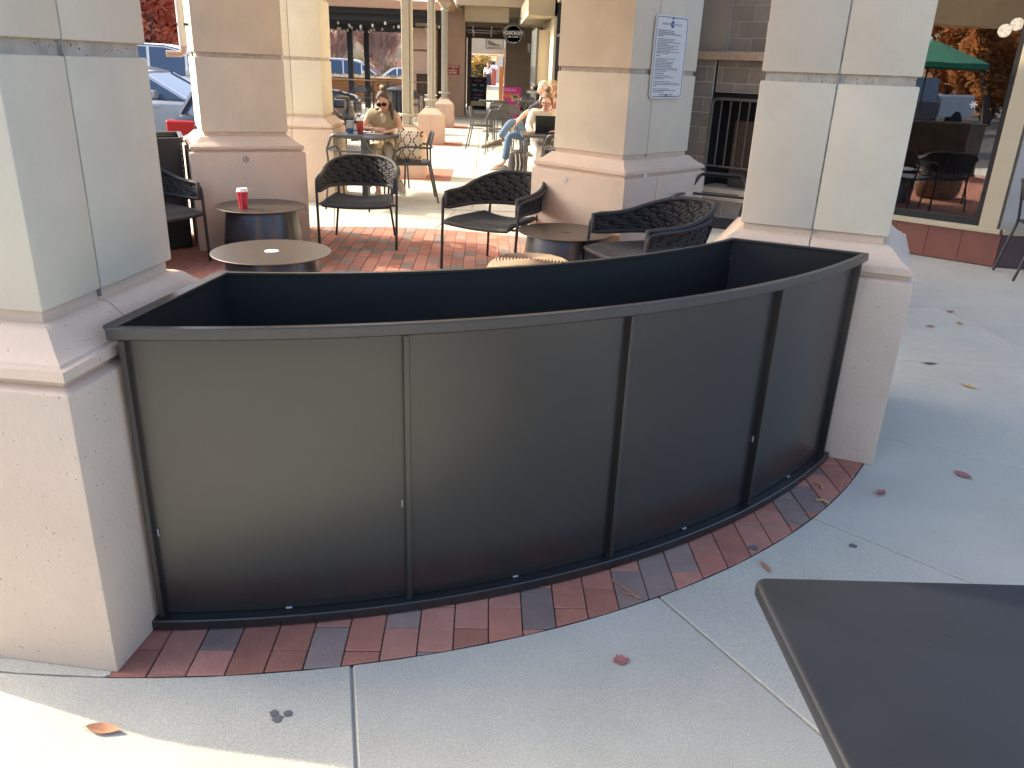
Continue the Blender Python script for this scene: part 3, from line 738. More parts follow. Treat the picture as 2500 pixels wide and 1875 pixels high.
# the shop wall along the right of the walk
rw_ = thing('walk_shop_wall', 'cream shop wall with tall dark windows along the covered walk', 'building', (1.6, 20, 0))
for a, b in ((-11.5, -2.2), (.8, 5.1), (9.0, 11.0)): part('pilaster', MB().box(-.02, .4, a, b, 0, 4.5), pbr('pilaster_white', (.72, .64, .48), .85, var=.03), rw_)
for a, b in ((-2.2, .8), (5.1, 9.0)):
    part('window_head', MB().box(.02, .4, a, b, 2.95, 4.5), M_wall, rw_); part('window_base', MB().box(.0, .4, a, b, 0, .45), M_wall, rw_)
    part('window_pane', MB().box(.09, .10, a, b, .45, 2.95), M_glass, rw_)
    for k in range(3):
        y_ = a+(b-a)*k/2; part('mullion', MB().box(.04, .12, y_-.05 if k else y_, y_+.05 if k < 2 else y_, .45, 2.95), M_dark, rw_)
    part('transom', MB().box(.05, .12, a, b, 2.2, 2.26), M_dark, rw_); part('room_back', MB().box(2.0, 2.1, a-1, b+1, 0, 3.4), M_in2, rw_)
part('room_floor', MB().box(.4, 2.0, -11, 11, 0, .02), M_in2, rw_)
mb_ = thing('menu_board', 'grey-green board projecting from the shop wall above the seated guests', 'board', (1.6, 22.0, 0))
part('board', MB().box(-.36, -.30, .0, 2.4, 1.05, 2.45), pbr('board_green_grey', (.13, .14, .125), .6), mb_); part('frame', MB().box(-.30, -.02, .02, .10, 1.1, 2.40), M_jamb, mb_)
for yv, zz_ in ((27.8, 2.25),):
    sc_ = thing('wall_lantern', 'pale wall lantern beside the dark shop window', 'lamp', (1.58, yv, 0))
    part('bracket', MB().box(-.20, 0, -.02, .02, zz_-.30, zz_-.26), M_white, sc_); m = MB(); m.lathe([(.02, -.3), (.06, -.25), (.07, -.05), (.03, 0)], 12, (-.22, 0, zz_)); part('glass_shade', m, M_white, sc_)
lg = thing('stone_ledge', 'small white ledge table by the shop wall', 'ledge', (1.45, 25.6, 0))
part('slab', MB().box(-.22, .12, -.3, .3, .80, .86), M_white, lg); part('leg', MB().box(-.1, .05, -.12, .12, 0, .80), M_white, lg)
# ------------------------------------------------------------------ signs
M_ink = pbr('ink_grey', (.16, .17, .20), .7, var=0); M_blue = pbr('ink_blue', (.035, .075, .22), .5, var=0); M_signw = pbr('sign_white', (.74, .74, .72), .45, var=.02)
RX = Matrix.Rotation(R(90), 4, 'X')
def flat_text(name, s, size, pos, mat, parent, align='CENTER', sx=1.0, ext=.0008, rz=0, shear=0):
    me = text_mesh(s, size, ext, align, sx, shear); me.transform(Matrix.Translation(pos) @ Matrix.Rotation(rz, 4, 'Z') @ RX); me.materials.clear()
    return link(name, me, mat, parent)
def rounded(x0, x1, z0, z1, r, n=5): return round_poly([(x0, z0), (x1, z0), (x1, z1), (x0, z1)], r, n)
def plate(poly, y0, y1):   # poly in x,z ; extruded along y
    m = MB(); m.prism(poly, -y1, -y0, T=RX); return m
# rules sign, hung on pillar C
pc_c = pC.location; pc_r = pC.rotation_euler.z
loc = pc_c+Matrix.Rotation(pc_r, 3, 'Z') @ Vector((.0165, -.677/2-.012, 1.606))
sg = thing('rules_sign', 'white rules sign with thin blue border and small print on the stone pillar', 'sign', loc, pc_r)
W2, H2 = .209, .281
part('panel', plate(rounded(-W2, W2, -H2, H2, .035), -.004, .004), M_signw, sg)
def frame(x0, x1, z0, z1, r, wd, y0, y1):
    o = rounded(x0, x1, z0, z1, r); i = rounded(x0+wd, x1-wd, z0+wd, z1-wd, r-wd); k = len(o); m = MB()
    m.loft([[(o[j][0], y1, o[j][1]), (o[j][0], y0, o[j][1]), (i[j][0], y0, i[j][1]), (i[j][0], y1, i[j][1])] for j in list(range(k))+[0]], caps=False); return m
part('border', frame(-W2+.012, W2-.012, -H2+.012, H2-.012, .028, .004, -.0055, -.004), M_blue, sg)
m = MB(); m.lathe([(.021, 0), (.021, .0016), (.0001, .0017)], 24, T=Matrix.Translation((.0, -.004, .222)) @ RX @ Matrix.Diagonal((.95, 1.15, 1, 1))); part('emblem', m, M_blue, sg)
m = MB(); m.lathe([(.012, .0018), (.012, .0022), (.009, .0022), (.009, .0018)], 20, T=Matrix.Translation((0, -.004, .222)) @ RX); part('emblem_ring', m, pbr('emblem_light', (.22, .36, .62), .5, var=0), sg)
flat_text('lettering', 'N O R T H', .022, (-.075, -.0045, .222), M_ink, sg); flat_text('lettering', 'H I L L S', .022, (.075, -.0045, .222), M_ink, sg)
for zz_ in (.262, -.262):
    m = MB(); m.lathe([(.008, 0), (.008, .004), (.0001, .005)], 12, T=Matrix.Translation((0, -.004, zz_)) @ RX); part('bolt', m, M_blk, sg)
rl = random.Random(4)
def print_lines(z, n, dz, full, h, x0=-.172, last=.5, ctr=False):
    m = MB()
    for i in range(n):
        ln = full*(last if i == n-1 else rl.uniform(.45, 1.0)); x = x0 if not ctr else -ln/2; e = x+ln
        while x < e:
            wl = rl.uniform(.008, .026); m.box(x, min(x+wl, e), -.0052, -.0042, z-h/2, z+h/2); x += wl+.0045
        z -= dz
    part('print_line', m, M_ink, sg); return z
z = print_lines(.178, 4, .0115, .345, .0062, last=.2); z = print_lines(z-.010, 10, .0105, .31, .0045); z = print_lines(z-.008, 1, .01, .10, .0065)
z = print_lines(z-.008, 9, .0105, .31, .0045); z = print_lines(z-.006, 1, .01, .24, .0065); z = print_lines(z-.005, 3, .0105, .26, .0045)
z = print_lines(z-.008, 4, .0105, .345, .0045, last=.1); z = print_lines(z-.009, 3, .0105, .345, .0045, last=.4); print_lines(z-.008, 2, .0125, .26, .006, last=.8, ctr=True)

fx = thing('round_shop_sign', 'round black hanging sign reading FOXCROFT in white capitals', 'sign', (.707, 24.0, 2.338))
m = MB(); m.lathe([(.272, -.03), (.272, .03)], 40, T=RX); part('disc', m, pbr('sign_black', (.03, .033, .035), .5, var=.05), fx, bevel=.006)
m = MB(); m.lathe([(.232, .030), (.232, .033), (.222, .033), (.222, .030)], 40, T=RX); part('ring', m, pbr('sign_ring', (.45, .47, .47), .5, var=0), fx)
part('band', MB().box(-.262, .262, -.0325, -.029, -.085, .105), MATS['sign_black'], fx)
flat_text('lettering', 'FOXCROFT', .125, (0, -.034, .03), M_white, fx, sx=.86)
for a, b in ((-.15, -.06), (-.03, .0), (.03, .13)): part('small_print', MB().box(a, b, -.0345, -.033, -.078, -.05), MATS['sign_ring'], fx)
for a, b in ((-.09, -.03), (.0, .07)): part('small_print', MB().box(a, b, -.0325, -.031, -.205, -.188), MATS['sign_ring'], fx)
m = MB(); m.tube([(.0, .0, .27), (.0, 0, .40), (.9, 0, .40)], .012); part('bracket', m, M_blk, fx)

ws = thing('script_sign', 'cream hanging shop sign with brown script lettering', 'sign', (.272, 33.0, 2.296))
part('board', MB().box(-.34, .34, -.02, .02, -.185, .185), pbr('sign_cream', (.62, .55, .42), .7, var=.03), ws, bevel=.01)
part('frame', frame(-.34, .34, -.185, .185, .03, .02, -.028, -.02), M_brown, ws)
rs_ = random.Random(9); m = MB(); pts = []
for i in range(24): pts.append((-.26+.02*i, -.024, .03-.10*i/26+.075*math.sin(i*1.75)*(1 if i < 15 else .55)))
m.tube(pts, .010, 5); m.tube([(-.22, -.024, .12), (-.10, -.024, .02), (.0, -.024, -.02)], .012, 5); part('script', m, pbr('script_ink', (.10, .08, .06), .7, var=0), ws)
m = MB(); x = -.24
while x < .24: wl = rs_.uniform(.03, .08); m.box(x, x+wl, -.022, -.0205, -.14, -.12); x += wl+.02
part('small_print', m, MATS['script_ink'], ws)
for s in (-.3, .3): m = MB(); m.tube([(s, 0, .18), (s, 0, .5)], .008, 5); part('hanger', m, M_blk, ws)
w2 = thing('brown_shop_sign', 'small brown shop sign hanging deeper in the walk', 'sign', (.34, 42.0, 1.88))
part('board', MB().box(-.20, .20, -.02, .02, -.15, .15), pbr('sign_brown', (.38, .24, .10), .7, var=.1), w2)
m = MB()
for a, b, zz_ in ((-.15, -.02, .06), (.02, .14, .05), (-.12, .1, -.03), (-.08, .12, -.09)): m.box(a, b, -.024, -.0205, zz_-.02, zz_+.02)
part('print_line', m, M_white, w2); m = MB(); m.tube([(0, 0, .15), (0, 0, .4)], .008, 5); part('hanger', m, M_blk, w2)

rn = thing('red_notice', 'small red notice with white lettering on the stucco pier', 'sign', (-1.03, 26.69, 1.356))
part('panel', MB().box(-.185, .185, -.008, .008, -.14, .14), pbr('notice_red', (.42, .07, .045), .6, var=.1), rn)
m = MB()
for zz_, sp_ in ((.095, ((-.17, -.10), (-.08, -.02), (.0, .06), (.08, .14))), (.04, ((-.02, .02),)), (-.02, ((-.16, -.10), (-.08, -.02), (.0, .05), (.07, .10))), (-.085, ((-.15, -.05), (-.03, .09)))):
    for a, b in sp_: m.box(a, b, -.011, -.0085, zz_-.022, zz_+.022)
part('print_line', m, pbr('notice_ink', (.75, .66, .60), .7, var=0), rn)

cb = thing('chalkboard_sign', 'black chalkboard easel with pink and blue chalk writing', 'sign', (-.29, 30.4, 0))
M_cb = pbr('chalkboard', (.012, .014, .022), .8, var=.2)
T1 = Matrix.Rotation(R(-6), 4, 'X')
part('board', MB().box(-.28, .28, -.015, .015, .34, 1.13, T1), M_cb, cb)
m = MB(); m.box(-.30, -.255, -.02, .02, 0, 1.14, T1); part('leg', m, M_blk, cb); m = MB(); m.box(.255, .30, -.02, .02, 0, 1.14, T1); part('leg', m, M_blk, cb)
m = MB(); m.box(-.28, .28, .20, .23, 0, 1.1, Matrix.Rotation(R(6), 4, 'X')); part('rear_board', m, M_cb, cb)
part('foot_board', MB().box(-.25, .25, -.012, .012, .17, .325, T1), pbr('foot_cream', (.5, .44, .28), .8, var=.05), cb)
def chalk(z, x0, x1, col, nm, h=.05):
    m = MB(); r_ = random.Random(int(z*100)); x = x0
    while x < x1:
        wl = r_.uniform(.02, .05); m.box(x, x+wl, -.0175, -.0155, z-h/2*r_.uniform(.5, 1), z+h/2*r_.uniform(.5, 1), T1); x += wl+.012
    part('chalk_writing', m, pbr(nm, col, .9, var=.3, vscale=40), cb)
chalk(1.02, -.12, .10, (.30, .05, .14), 'chalk_pink', .08); chalk(.86, -.20, -.06, (.25, .33, .42), 'chalk_blue', .08); chalk(.86, .06, .2, (.25, .33, .42), 'chalk_blue', .08)
chalk(.70, -.2, -.1, (.3, .34, .4), 'chalk_white', .06); chalk(.68, -.08, .17, (.05, .14, .22), 'chalk_teal', .09); chalk(.54, -.12, .14, (.30, .05, .14), 'chalk_pink', .08); chalk(.42, -.15, .08, (.16, .18, .24), 'chalk_grey', .07)

pk = thing('pink_board_sign', 'hot pink sandwich board reading CAROLINA at the end of the walk', 'sign', (.79, 26.0, 0))
M_pk = pbr('hot_pink', (.72, .045, .28), .6, var=.03)
T2 = Matrix.Rotation(R(-8), 4, 'X')
part('front_board', MB().box(-.27, .27, -.012, .012, .0, .95, T2), M_pk, pk); part('rear_board', MB().box(-.27, .27, .24, .264, .0, .93, Matrix.Rotation(R(7), 4, 'X')), M_dkgrey, pk)
me = text_mesh('CAROLINA', .115, .002, sx=.66); me.transform(T2 @ Matrix.Translation((-.07, -.0145, .85)) @ RX); me.materials.clear(); link('lettering', me, M_white, pk)
part('orange_shape', MB().box(-.24, -.03, -.016, -.0125, .62, .76, T2), pbr('orange_print', (.80, .22, .07), .6, var=.1), pk)
m = MB(); m.cbox((.10, -.0145, .64), (.26, .004, .19), T2 @ Matrix.Translation((.1, 0, .64)) @ Matrix.Rotation(R(-14), 4, 'Y') @ Matrix.Translation((-.1, 0, -.64))); part('photo_print', m, pbr('peach_print', (.75, .45, .28), .6, var=.4, vscale=14), pk)
m = MB(); m.cbox((.10, -.018, .66), (.13, .003, .09), T2); part('photo_print', m, pbr('olive_print', (.16, .17, .03), .6, var=.5, vscale=20), pk)

# ------------------------------------------------------------------ furniture: lounge chairs
M_rshell = pbr('rope_gap_shade', (.008, .008, .009), .9, var=0)  # near-black colour stands in for shade in the rope gaps
def make_lounge(label):
    t = thing('lounge_chair', label, 'chair', (0, 0, 0), 0, 'woven lounge chairs on the patio')
    fw2, rw, dep, ah = .312, .240, .50, .60
    hz = .302
    # plan of the back band: straight arms then a half ellipse
    def plan(s):    # s -1..1, local front is -y
        a = abs(s); sg_ = 1 if s >= 0 else -1
        if a > .72:
            k = (a-.72)/.28; return (sg_*(hz+.012*k), .20-.30*k)
        an = a/.72*PI/2; return (sg_*hz*math.sin(an), .20+.33*math.cos(an))
    def ztop(s):
        a = abs(s); k = min(1, max(0, (a-.18)/.70)); k = k*k*(3-2*k); z = .702-.108*k
        return z
    def zbot(s):
        a = abs(s); return .474-.018*(1-a)
    def S(s, h, out=0.0):
        x, y = plan(s); e = 1e-3; x1, y1 = plan(max(-1, s-e)); x2, y2 = plan(min(1, s+e)); tx, ty = x2-x1, y2-y1; l = math.hypot(tx, ty) or 1
        nx, ny = -ty/l, tx/l      # outwards
        if nx*x+ny*(y-.2) < 0: nx, ny = -nx, -ny
        lean = .07*(1-abs(s))*h
        return Vector((x+nx*(out+lean*.6), y+ny*(out+lean)+0, zbot(s)+(ztop(s)-zbot(s))*h))
    # the weave: two families of flat rope, passing over and under
    wv = MB(); ns = 46
    def ribbon(sgn, s0):
        pts = []
        for i in range(17):
            h = .03+.94*i/16; s = s0+sgn*(h-.5)*.30
            if abs(s) > .985:
                continue
            pts.append((s, h, i))
        if len(pts) < 3: return
        secs = []
        for s, h, i in pts:
            o = .0065*math.sin(h*24+(0 if sgn > 0 else PI)+s0*40)
            d = .0175
            a = S(max(-1, s-d), h, o-.003); b = S(min(1, s+d), h, o-.003); c = S(min(1, s+d), h, o+.003); e = S(max(-1, s-d), h, o+.003)
            secs.append([a, b, c, e])
        wv.loft(secs)
    for i in range(ns):
        s0 = -1.08+2.16*i/(ns-1)
        ribbon(1, s0); ribbon(-1, s0)
    part('woven_back', wv, M_rope, t)
    shl = MB(); shl.loft([[S(-.99+1.98*i/30, .02, -.001), S(-.99+1.98*i/30, .98, -.001), S(-.99+1.98*i/30, .98, .001), S(-.99+1.98*i/30, .02, .001)] for i in range(31)]); part('gap_shade_sheet', shl, M_rshell, t, smooth=40)  # added sheet closing the weave, black as the shade between ropes
    rim = []
    for i in range(41): s = -1+.05*i; rim.append(S(s, 1))
    low = [S(1-.05*i, 0) for i in range(41)]
    m = MB(); m.tube(rim+low, .016, 8, closed=True); part('back_rim', m, M_rope, t, smooth=60)
    # arm rail and front legs in one bent tube each side, rear legs
    for sg_ in (-1, 1):
        arm = [S(sg_*(1-.09*k), .86, .020) for k in range(0, 7)]
        a0 = arm[0]
        m = MB(); path = smooth_path([(sg_*(fw2+.012), -.145, 0), (a0.x, a0.y-.01, a0.z-.01)]+[tuple(p) for p in arm[1:]], .05)
        m.tube(path, .0115, 8); part('front_leg', m, M_blk, t, smooth=40)
        m = MB(); k_ = S(sg_*.36, .55, .018); m.tube([(sg_*(rw+.03), .47, 0), (sg_*(rw-.02), .405, .39), tuple(k_)], .0105, 8); part('rear_leg', m, M_blk, t, smooth=40)
        m = MB(); m.tube([(sg_*(fw2-.001), -.125, .375), (sg_*(rw-.02), .40, .385)], .009, 6); part('side_rail', m, M_blk, t, smooth=40)
    m = MB(); m.tube([(-fw2, -.125, .375), (fw2, -.125, .375)], .009, 6); part('front_rail', m, M_blk, t, smooth=40)
    # seat: dished pad with woven ropes
    def seat(u, v): # u -1..1 across, v 0 front..1 back
        x = u*(.275-.045*v); y = -.155+.49*v-.02*u*u*(1-v); z = .405-.030*(1-u*u)*(.6+.4*v)-.035*max(0, .18-v)/.18*.5
        return Vector((x, y, z))
    m = MB(); secs = []
    for j in range(13):
        v = j/12; row = [seat(-1+2*i/14, v) for i in range(15)]; secs.append([p+Vector((0, 0, -.006)) for p in row]+[p-Vector((0, 0, .030)) for p in reversed(row)])
    m.loft(secs); part('seat_pad', m, M_rshell, t, smooth=50)
    m = MB()
    for i in range(24):
        v = .03+.94*i/23; pts = [seat(-.96+1.92*k/12, v)+Vector((0, 0, .0035*math.sin(k*PI+i*PI)+.001)) for k in range(13)]; m.tube(pts, .0062, 5, flat=.9)
    for i in range(20):
        u = -.94+1.88*i/19; pts = [seat(u, .03+.94*k/12)+Vector((0, 0, -.001)) for k in range(13)]; m.tube(pts, .0045, 4, flat=.8)
    part('seat_weave', m, M_rope, t)
    rimp = [seat(-1+2*i/12, 0) for i in range(13)]+[seat(1, i/8) for i in range(1, 9)]+[seat(1-2*i/12, 1) for i in range(1, 13)]+[seat(-1, 1-i/8) for i in range(1, 8)]
    m = MB(); m.tube([p+Vector((0, 0, -.012)) for p in rimp], .017, 8, closed=True); part('seat_rim', m, M_rope, t, smooth=60)
    return t
def put(t, x, y, h): t.location = (x, y, 0); t.rotation_euler = (0, 0, head(h)); return t
lc = make_lounge('black woven lounge chair facing the planter, in front of the woman\'s table')
put(lc, -1.07, 6.98, 178)
dup(lc, (.03, 6.19, 0), head(211), 'black woven lounge chair angled beside the bare-topped round table by the sign pillar')
dup(lc, (.97, 5.21, 0), head(245), 'black woven lounge chair by the fireplace side, close behind the long planter')
dup(lc, (-2.45, 6.10, 0), head(128), 'black woven lounge chair half hidden behind the left pillar, before the second planter')
# drum tables
def make_drum(label, x, y, hgt, rad, plug=True):
    t = thing('drum_table', label, 'table', (x, y, 0), random.uniform(0, 3), 'round metal drum tables on the patio')
    m = MB(); m.lathe([(rad-.004, hgt-.007), (rad, hgt-.0045), (rad, hgt-.002), (rad-.003, hgt), (.0001, hgt)], 64); part('table_top', m, M_ttop, t, smooth=30)
    m = MB(); m.lathe([(.315, 0), (.315, .004), (.268, hgt-.03), (.26, hgt-.0075)], 56); part('drum_base', m, M_tbase, t, smooth=40)
    if plug:
        m = MB(); m.lathe([(.042, hgt), (.042, hgt+.003), (.036, hgt+.0045), (.024, hgt+.0045), (.022, hgt+.003), (.0001, hgt+.003)], 28); part('umbrella_plug', m, M_white if plug == 1 else M_ttop, t, smooth=30)
    return t
make_drum('round drum table with the paper cup on it', -1.742, 6.395, .42, .345, 0)
make_drum('round drum table with a white cap at its centre, right behind the planter', -1.265, 4.80, .42, .352, 1)
make_drum('bare round drum table beside the angled lounge chair', .585, 5.72, .42, .335, 2)
# pouf
pf = thing('rope_pouf', 'tan woven rope pouf peeking over the planter rim', 'pouf', (.30, 4.80, 0))
M_pouf = pbr('tan_rope', (.31, .22, .145), .9, var=.2, vscale=40, bump=.5, bscale=300)
prof = []
N = 22
for i in range(N+1):
    a = -PI/2*.9+(PI*.9)*i/N; prof.append((.16+.13*max(0, math.cos(a))**.6, .205+.20*math.sin(a)))
m = MB(); m.lathe([(r-.008, z) for r, z in prof]+[(.0001, prof[-1][1]-.004)], 40); part('body', m, M_pouf, pf, smooth=60)
m = MB()
def coil(r, z, rr): m.tube([(r*math.cos(2*PI*k/48), r*math.sin(2*PI*k/48), z+.0015*math.sin(k*PI/1.5)) for k in range(48)], rr, 5, closed=True)
for r, z in prof: coil(r, z, .0125)
for i in range(1, 10): coil(prof[-1][0]*(1-i/10), prof[-1][1]+.002+.001*i, .0105)
part('rope_coil', m, M_pouf, pf, smooth=60)
# paper cup
cp = thing('paper_cup', 'red paper coffee cup with a white lid on the round table', 'cup', (-1.835, 6.245, .4205), .4)
m = MB(); m.lathe([(.029, 0), (.030, .004), (.041, .128), (.042, .131)], 32); part('body', m, pbr('cup_red', (.66, .028, .055), .5, var=.06), cp, smooth=40)
m = MB(); m.lathe([(.0435, .127), (.0445, .131), (.042, .136), (.040, .139), (.0375, .152), (.034, .153), (.033, .149), (.0001, .149)], 32); part('lid', m, M_white, cp, smooth=40)
M_pp = pbr('cup_pink_print', (.72, .26, .28), .5, var=.1)
def cup_line(pts, name='print_stroke', r=.0022):
    m = MB(); m.tube([((.0300+.0112*z/.128+.0002)*math.sin(R(a)), -(.0300+.0112*z/.128+.0002)*math.cos(R(a)), z) for a, z in pts], r, 5, flat=.5); part(name, m, M_pp, cp)
R0 = 25
cup_line([(R0+12, .10), (R0+40, .10)], r=.004); cup_line([(R0+12, .10), (R0+14, .03), (R0+22, .022), (R0+38, .022), (R0+42, .03)], r=.0035); cup_line([(R0+18, .078), (R0+32, .07), (R0+38, .04), (R0+28, .038)], r=.003)
cup_line([(R0-22, .09), (R0-14, .075), (R0-10, .06)], r=.004); cup_line([(R0-24, .05), (R0-12, .042)], r=.003)
cup_line([(R0-52, .004), (R0-50, .126)], r=.006)
ch = thing('wall_hook_ring', 'tiny metal hook under the edge of the cup table', 'hook', (-1.40, 6.42, .41))
m = MB(); m.tube([(.006*math.cos(R(a)), 0, -.012+.012*math.sin(R(a))) for a in range(90, 390, 30)], .0018, 5); part('ring', m, M_blk, ch)

# ------------------------------------------------------------------ cafe chairs with loop backs
def make_cafe(label, mat, group, solid=False):
    t = thing('cafe_chair', label, 'chair', (0, 0, 0), 0, group)
    tw, bwid, zt, zl = .165, .245, .775, .615
    loop = smooth_path([(-bwid, .20, zl), (-tw, .245, zt), (tw, .245, zt), (bwid, .20, zl)], .05)
    low = [(-bwid, .20, zl), (-.12, .235, zl-.005), (.12, .235, zl-.005), (bwid, .20, zl)]
    m = MB(); m.tube(loop, .0125, 8); part('back_loop', m, mat, t, smooth=40)
    m = MB(); m.tube(smooth_path(low, .06), .010, 8); part('lower_rail', m, mat, t, smooth=40)
    for s in (-1, 1):
        m = MB(); m.tube(smooth_path([(s*bwid, .20, zl), (s*.262, -.10, zl+.015), (s*.258, -.215, .56), (s*.235, -.235, 0)], .10), .0118, 8); part('front_leg', m, mat, t, smooth=40)
        m = MB(); m.tube([(s*bwid, .20, zl), (s*.225, .205, .44), (s*.245, .295, 0)], .0118, 8); part('rear_leg', m, mat, t, smooth=40)
        m = MB(); m.tube([(s*.238, -.215, .425), (s*.225, .205, .43)], .008, 6); part('side_rail', m, mat, t, smooth=40)
    m = MB(); poly = round_poly([(-.225, -.225), (.225, -.225), (.215, .215), (-.215, .215)], .05, 4); m.prism(poly, .432, .446); part('seat', m, mat, t, bevel=.004)
    m = MB()
    if solid is None:
        for z_ in (zl+.012, zt-.02): m.tube([(-.15, .238, z_), (.15, .238, z_)], .004, 5)
        part('back_fringe', m, mat, t)
    elif solid:
        for k in range(9):
            f0, f1 = k/9, (k+.93)/9
            def P(f, z):
                x = -1+2*f; wz = (z-zl)/(zt-zl); hw = bwid+(tw-bwid)*wz; return (x*(hw-.012), .228-.006*abs(x)*1+.012*wz, z)
            a, b, c, d = P(f0, zl+.006), P(f1, zl+.006), P(f1, zt-.008), P(f0, zt-.008)
            off = Vector((0, .004, 0)); m.loft([[a, b, c, d], [tuple(Vector(q)+off) for q in (a, b, c, d)]])
        part('back_panel', m, mat, t)
    else:
        for k in range(1, 24):
            x = -1+2*k/24; m.tube([(x*(bwid-.012), .212, zl), (x*(tw+.02), .243, zt-.004)], .0016, 3)
        for k in range(1, 9):
            wz = k/9; hw = bwid+(tw-bwid)*wz-.006; z = zl+(zt-zl)*wz; m.tube([(-hw, .205+.038*wz, z), (hw, .205+.038*wz, z)], .0014, 3)
        part('back_mesh', m, mat, t)
    return t
GC = 'loop-back metal cafe chairs'
c1 = put(make_cafe('black loop-back metal chair by the outdoor fireplace', M_dkgrey, GC, None), 1.76, 6.20, 208)
c2_ = make_cafe('grey loop-back chair with its back to the viewer at the woman\'s table', M_grey, GC); put(c2_, -1.40, 9.02, 12)
dup(c2_, (-.85, 9.62, 0), head(262), 'grey loop-back chair holding the patterned cushion')
dup(c2_, (-1.21, 10.25, 0), head(180), 'grey loop-back chair on which the woman in the vest sits')
dup(c2_, (.78, 10.95, 0), head(185), 'grey loop-back chair on which the woman with the laptop sits')
dup(c2_, (.80, 12.72, 0), head(262), 'grey loop-back chair on which the man in jeans sits')
dup(c2_, (.98, 9.95, 0), head(20), 'grey loop-back chair mostly hidden behind the sign pillar, at the laptop table')
c3 = make_cafe('grey loop-back chair in side view, alone left of the empty tables', M_grey, GC, True); put(c3, -.06, 16.25, 95)
dup(c3, (.27, 15.35, 0), head(5), 'grey loop-back chair with its back to us, in front of the nearer empty table')
dup(c3, (.45, 17.6, 0), head(355), 'grey loop-back chair behind the nearer empty table, back to us')
dup(c3, (.35, 19.4, 0), head(5), 'grey loop-back chair at the far empty tables, back to us')
dup(c3, (1.05, 21.9, 0), head(190), 'grey loop-back chair facing us at the far empty tables')
# cafe tables
def make_cafe_table(label, x, y, wd=.62, mat=M_grey, z=.73, rz=0, base='round'):
    t = thing('cafe_table', label, 'table', (x, y, 0), rz, 'metal cafe tables')
    m = MB(); m.prism(round_poly([(-wd/2, -wd/2), (wd/2, -wd/2), (wd/2, wd/2), (-wd/2, wd/2)], .04, 4), z-.028, z); part('table_top', m, mat, t, bevel=.006, seg=2)
    m = MB(); m.box(-.035, .035, -.035, .035, .02, z-.03); part('pedestal', m, mat, t, bevel=.005)
    m = MB(); m.lathe([(.23, .0), (.23, .010), (.20, .016), (.05, .028), (.045, .05)], 28); part('foot_plate', m, pbr('worn_steel', (.55, .55, .54), .3, metal=.6, var=.1) if base == 'bright' else mat, t, smooth=30)
    for s in ((1, 0), (0, 1)):
        m = MB(); m.box(-.02-.26*s[0], .02+.26*s[0], -.02-.26*s[1], .02+.26*s[1], z-.055+.012*s[0], z-.030); part('top_brace', m, mat, t)
    return t
make_cafe_table('grey metal table with drinks where the woman in the vest sits', -1.37, 9.53, .66, M_grey, .73, R(-20), 'bright')
make_cafe_table('grey metal table carrying the open laptop', .80, 10.60, .70, M_grey, .73, R(0))
make_cafe_table('nearer of the empty grey tables down the walk', .38, 18.15, .62)
make_cafe_table('empty grey table behind on the left, before the chalkboard', .14, 20.7, .62)
make_cafe_table('far empty grey table on the right, against the shop wall', .98, 21.2, .62)
# the dark cafe chair at the right edge
rc = thing('stacking_chair', 'black metal chair cut by the right edge near the purple tile', 'chair', (4.74, 6.52, 0), head(85))
rc.rotation_euler = (0, 0, head(100))
for s in (-1, 1):
    m = MB(); m.tube(smooth_path([(s*.20, .30, 0), (s*.20, .20, .44), (s*.19, .25, .78)], .06), .012, 8); part('rear_leg', m, M_dkgrey, rc, smooth=40)
    m = MB(); m.tube([(s*.21, -.22, 0), (s*.20, -.17, .44)], .012, 8); part('front_leg', m, M_dkgrey, rc, smooth=40)
m = MB(); m.prism(round_poly([(-.22, -.2), (.22, -.2), (.2, .21), (-.2, .21)], .05, 4), .43, .455); part('seat', m, M_dkgrey, rc, bevel=.005)
m = MB(); m.loft([[(x, .205+.03*(1-(x/.2)**2)+.05*k+d, .62+.17*k) for x, d in [(-.2+.05*i, 0) for i in range(9)]+[(.2-.05*i, .014) for i in range(9)]] for k in (0, 1)]); part('backrest', m, M_dkgrey, rc, smooth=50)
# black table in the near corner
bt = thing('black_table', 'black metal table corner in the near foreground', 'table', (.4615+.402, 1.102-.397, 0), R(-1.2))
m = MB(); m.prism(round_poly([(-.405, -.405), (.405, -.405), (.405, .405), (-.405, .405)], .022, 6), .690, .72); part('table_top', m, M_black_top, bt, bevel=.011, seg=4, smooth=50)
m = MB(); m.prism(round_poly([(-.375, -.375), (.375, -.375), (.375, .375), (-.375, .375)], .02, 4), .655, .6895); part('apron', m, M_blk, bt)
for sx in (-.2, .2):
    for sy in (-.2, .2):
        m = MB(); m.tube([(sx, sy, 0), (sx*.9, sy*.9, .655)], .016, 8); part('leg', m, M_blk, bt, smooth=40)

# things on the tables
pil = thing('patterned_cushion', 'cream cushion with a brown and red leaf-chain pattern on a grey chair', 'cushion', (-.90, 9.60, .447), head(205))
pm = bpy.data.materials.new('leaf_chain_fabric'); pm.use_nodes = True; n = pm.node_tree.nodes; L = pm.node_tree.links; b = n['Principled BSDF']; b.inputs['Roughness'].default_value = .9
tc = n.new('ShaderNodeTexCoord'); sx_ = n.new('ShaderNodeSeparateXYZ'); L.new(tc.outputs['Object'], sx_.inputs[0])
def mth(op, a, b_=None, c=None):
    q = n.new('ShaderNodeMath'); q.operation = op
    for i, v in enumerate((a, b_, c)):
        if v is None: continue
        if isinstance(v, (int, float)): q.inputs[i].default_value = v
        else: L.new(v, q.inputs[i])
    return q.outputs[0]
px_, pz_ = sx_.outputs[0], sx_.outputs[2]
u_ = mth('MULTIPLY', px_, 2*PI/.125); v_ = mth('MULTIPLY', pz_, 2*PI/.135)
